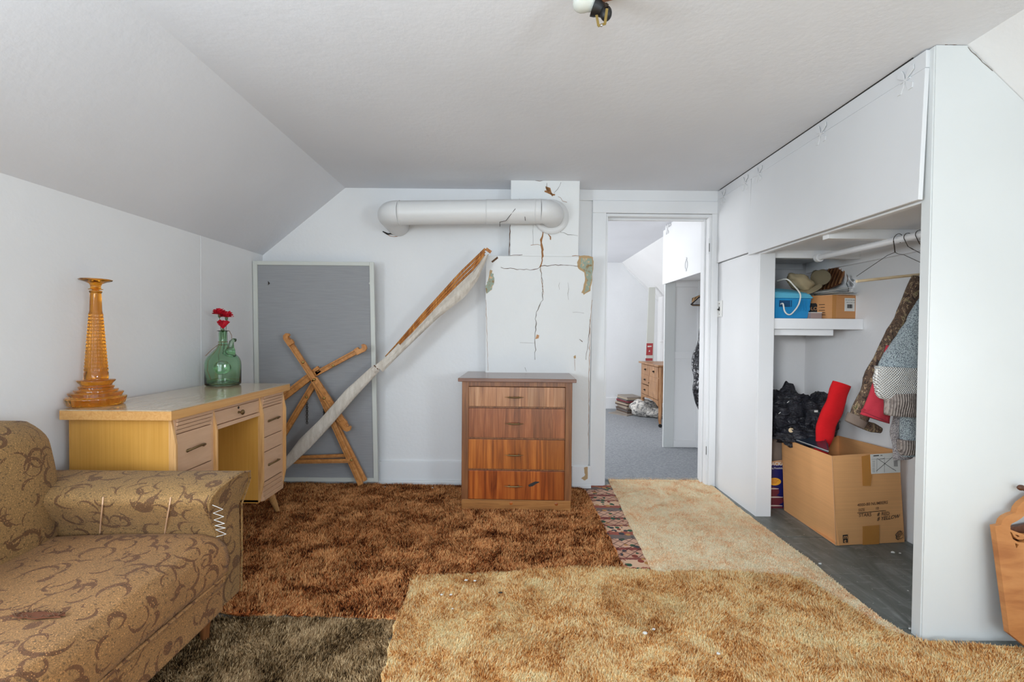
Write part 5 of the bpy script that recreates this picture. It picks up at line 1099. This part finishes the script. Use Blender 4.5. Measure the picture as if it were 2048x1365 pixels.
for (a, b, z0, z1, nm) in ((wy0+.045, (wy0+wy1)/2-.005, .585, wz-.03, 'drawer'), ((wy0+wy1)/2+.005, wy1-.045, .585, wz-.03, 'drawer'), (ym+.01, wy1-.045, .455, .575, 'drawer'), (ym+.01, wy1-.045, .325, .445, 'drawer'), (wy0+.045, ym, .325, .575, 'door')):
    d = MB().box(wx-.004, wx+.014, a, b, z0, z1).build(nm, ok, ws, bevel=.003)
    if nm == 'door': MB().box(wx+.0-.006, wx-.003, a+.05, b-.05, z0+.05, z1-.05).build('raised_panel', ok, d, bevel=.002); MB().blob((wx-.01, b-.015, (z0+z1)/2+.04), (.008, .006, .006), 0, 1, 8, 6).build('knob', MAT['iron'], d)
    else:
        yc = (a+b)/2; zc = (z0+z1)/2; m = MB(); m.prism([(wx-.006, yc+sy*.026, zc+.010) for sy in (-1, 1)]+[(wx-.006, yc+.02, zc-.008), (wx-.006, yc, zc-.024), (wx-.006, yc-.02, zc-.008)], (.003, 0, 0)); m.blob((wx-.014, yc, zc), (.01, .012, .008), 0, 1, 10, 8); m.build('handle', MAT['iron'], d)
MB().box(wx, wx+.012, wy0+.03, wy1-.03, .585-.01, .585).build('rail', ok, ws)
m = MB(); m.prism([(wx-.002, wy0+.035, .32), (wx-.002, wy0+.035, .25), (wx-.002, wy0+.14, .285), (wx-.002, (wy0+wy1)/2, .300), (wx-.002, wy1-.14, .285), (wx-.002, wy1-.035, .25), (wx-.002, wy1-.035, .32)], (.014, 0, 0)); m.build('apron', ok, ws)
# magazines pile
random.seed(12); bxp = Zp(1262, 830, .012)
mz = .0125
for i in range(13):
    h = .016+.005*random.random(); w, l = .22, .30; M_ = Matrix.Translation((bxp.x+random.uniform(-.012, .012)+i*.0012, bxp.y+.15, mz)) @ Matrix.Rotation(random.uniform(-.08, .08)+.25, 4, 'Z')
    m = MB(); m.box(-w/2, w/2, -l/2, l/2, 0, h-.001, M_); o = m.build('magazine', MAT['mag%d' % random.choice((0, 1, 2, 4, 5, 2) if i != 9 else (3,))], bevel=.0008)
    nth = ['topmost', 'second', 'third', 'fourth', 'fifth', 'sixth', 'seventh', 'eighth', 'ninth', 'tenth', 'eleventh', 'twelfth', 'bottom'][12-i]; lab_ = nth+' magazine counted down from the top of the pile by the washstand'
    if i == 12: lab_ = 'pale magazine on top of the pile by the washstand'
    if i == 9: lab_ = 'dark red magazine near the top of the pile by the washstand'
    tag(o, lab_, 'magazine', 'magazines piled by the washstand'); mz += h
o = MB().box(-.11, .11, -.15, .15, 0, .01, Matrix.Translation((bxp.x-.10, bxp.y+.06, .0125)) @ Matrix.Rotation(.7, 4, 'Z')).build('magazine', MAT['mag1'], bevel=.0008); tag(o, 'single magazine flat on grey carpet beside the pile', 'magazine')
for o2 in list(bpy.data.objects):
    pass
cb = thing('cloth_bundle', 'rumpled beige and white cloth bundle under the washstand', 'cloth bundle', Zp(1290, 836, .012))
q = Zp(1293, 836, .012); MB().blob((q.x+.0, q.y+.12, .12), (.18, .15, .115), .22, 2, 40, 24, seed=51, floor=.014).build('outer_cloth', MAT['sheet_cloth'], cb, smooth='all'); MB().blob((q.x+.16, q.y+.02, .075), (.17, .13, .065), .3, 2.4, 36, 20, seed=55, floor=.014).build('inner_cloth', MAT['sheet_cloth'], cb, smooth='all')
# tall pale board with red label, bracket
tb_ = thing('tall_white_board', 'tall narrow off-white board with red label behind the washstand', 'board', (1.92, 6.3, .012))
def Tp(x, y): return Yp(x, y, 6.30)
MB().prism([Tp(1290, 760), Tp(1306, 760), Tp(1311, 575), Tp(1298, 575)], (0, .02, 0)).build('board', MAT['screen_frame'], tb_, bevel=.002)
MB().prism([(p.x, p.y-.001, p.z) for p in (Tp(1292, 711), Tp(1305, 711), Tp(1306, 687), Tp(1293, 687))], (0, -.001, 0)).build('label', MAT['redlabel'], tb_, label='red printed label')
m = MB(); m.prism([(p.x, p.y-.003, p.z) for p in (Tp(1295, 692), Tp(1303, 692), Tp(1303, 694), Tp(1295, 695))], (0, -.001, 0)); m.prism([(p.x, p.y-.003, p.z) for p in (Tp(1297, 704), Tp(1300, 704), Tp(1299, 700))], (0, -.001, 0)); m.build('label_print', MAT['paper'], tb_)
MB().prism([(p.x, p.y-.001, p.z) for p in (Tp(1291, 722), Tp(1305, 722), Tp(1305, 717), Tp(1291, 717))], (0, -.001, 0)).build('label', MAT['redlabel'], tb_, label='red printed label')
wb_ = thing('white_curtain_bracket', 'short white rail end leaning behind the washstand near the closet', 'rail', (2.05, 6.3, .012))
MB().bar(Tp(1325, 760), Tp(1327, 680), .03, .02, side=(0, 1, 0)).build('rail', MAT['trim'], wb_, bevel=.002); MB().bar(Tp(1320, 684), Tp(1330, 682), .02, .03, side=(0, 1, 0)).build('rail_end', MAT['trim'], wb_, bevel=.002)
# far closet: hangers and shiny black garment
frd = thing('far_closet_rod', 'white rod in the far room closet carrying hangers', 'rod', (1.83, 3.9, 1.53)); MB().tube([(1.83, 3.45, 1.53), (1.83, 4.38, 1.53)], .015, 12).build('rod', MAT['trim'], frd, smooth=True)
for i in range(8):
    y = 4.16+.02*i; h = thing('wire_hanger', ('first', 'second', 'third', 'fourth', 'fifth', 'sixth', 'seventh', 'eighth')[i]+' hanger from the front in the bunch on the far closet rod', 'hanger', (1.83, y, 1.45), 0, 'hangers bunched in the far closet')
    s_ = 1-.04*i; z = 1.37; m = MB(); m.tube([(1.83+.018*math.cos(a), y, z+.155+.018*math.sin(a)) for a in np.linspace(-.3, PI+.2, 9)]+[(1.83, y, z+.11)], .0015, 5); m.tube([(1.63+.01*i, y, z-.01), (1.70, y, z+.055), (1.83, y, z+.11), (1.96, y, z+.055), (2.03, y, z-.01)], .0075 if i % 2 else .006, 6); m.tube([(1.63+.01*i, y, z-.01), (2.03, y, z-.01)], .004, 6)
    m.build('hanger_frame', MAT[('quilt_black', 'desk_trim', 'black', 'antique')[i % 4]], h)
bg = thing('black_shiny_jacket', 'shiny black plastic jacket hanging in the far closet behind the door jamb', 'jacket', (1.75, 3.95, 1.2))
P = [Yp(x, y, 3.95) for x, y in ((1412, 640), (1406, 690), (1402, 740), (1404, 790), (1406, 825))]; PP = smooth_path(P, 5); rsd = [.03, .07, .085, .065, .03]; rr = []
for i in range(4): rr += [rsd[i]+(rsd[i+1]-rsd[i])*j/5 for j in range(5)]
rr.append(rsd[-1]); MB().tube(PP, rr, 26, flat=.6, up=(0, 1, 0), wob=.03, fr=9, seed=61).build('sleeve', MAT['foil_black'], bg, smooth='all')
MB().tube([(1.83, 3.97, 1.34), (1.85, 3.97, 1.1), (1.85, 3.97, .8)], [.06, .16, .16], 26, flat=.35, up=(0, 1, 0), wob=.03, fr=9, seed=63).build('body', MAT['foil_black'], bg, smooth='all')
MB().tube([(1.83+.02*math.cos(a), 3.97, 1.538+.02*math.sin(a)) for a in np.linspace(-.4, PI+.2, 10)]+[(1.83, 3.97, 1.33)], .0025, 6).build('hanger_hook', MAT['iron'], bg)
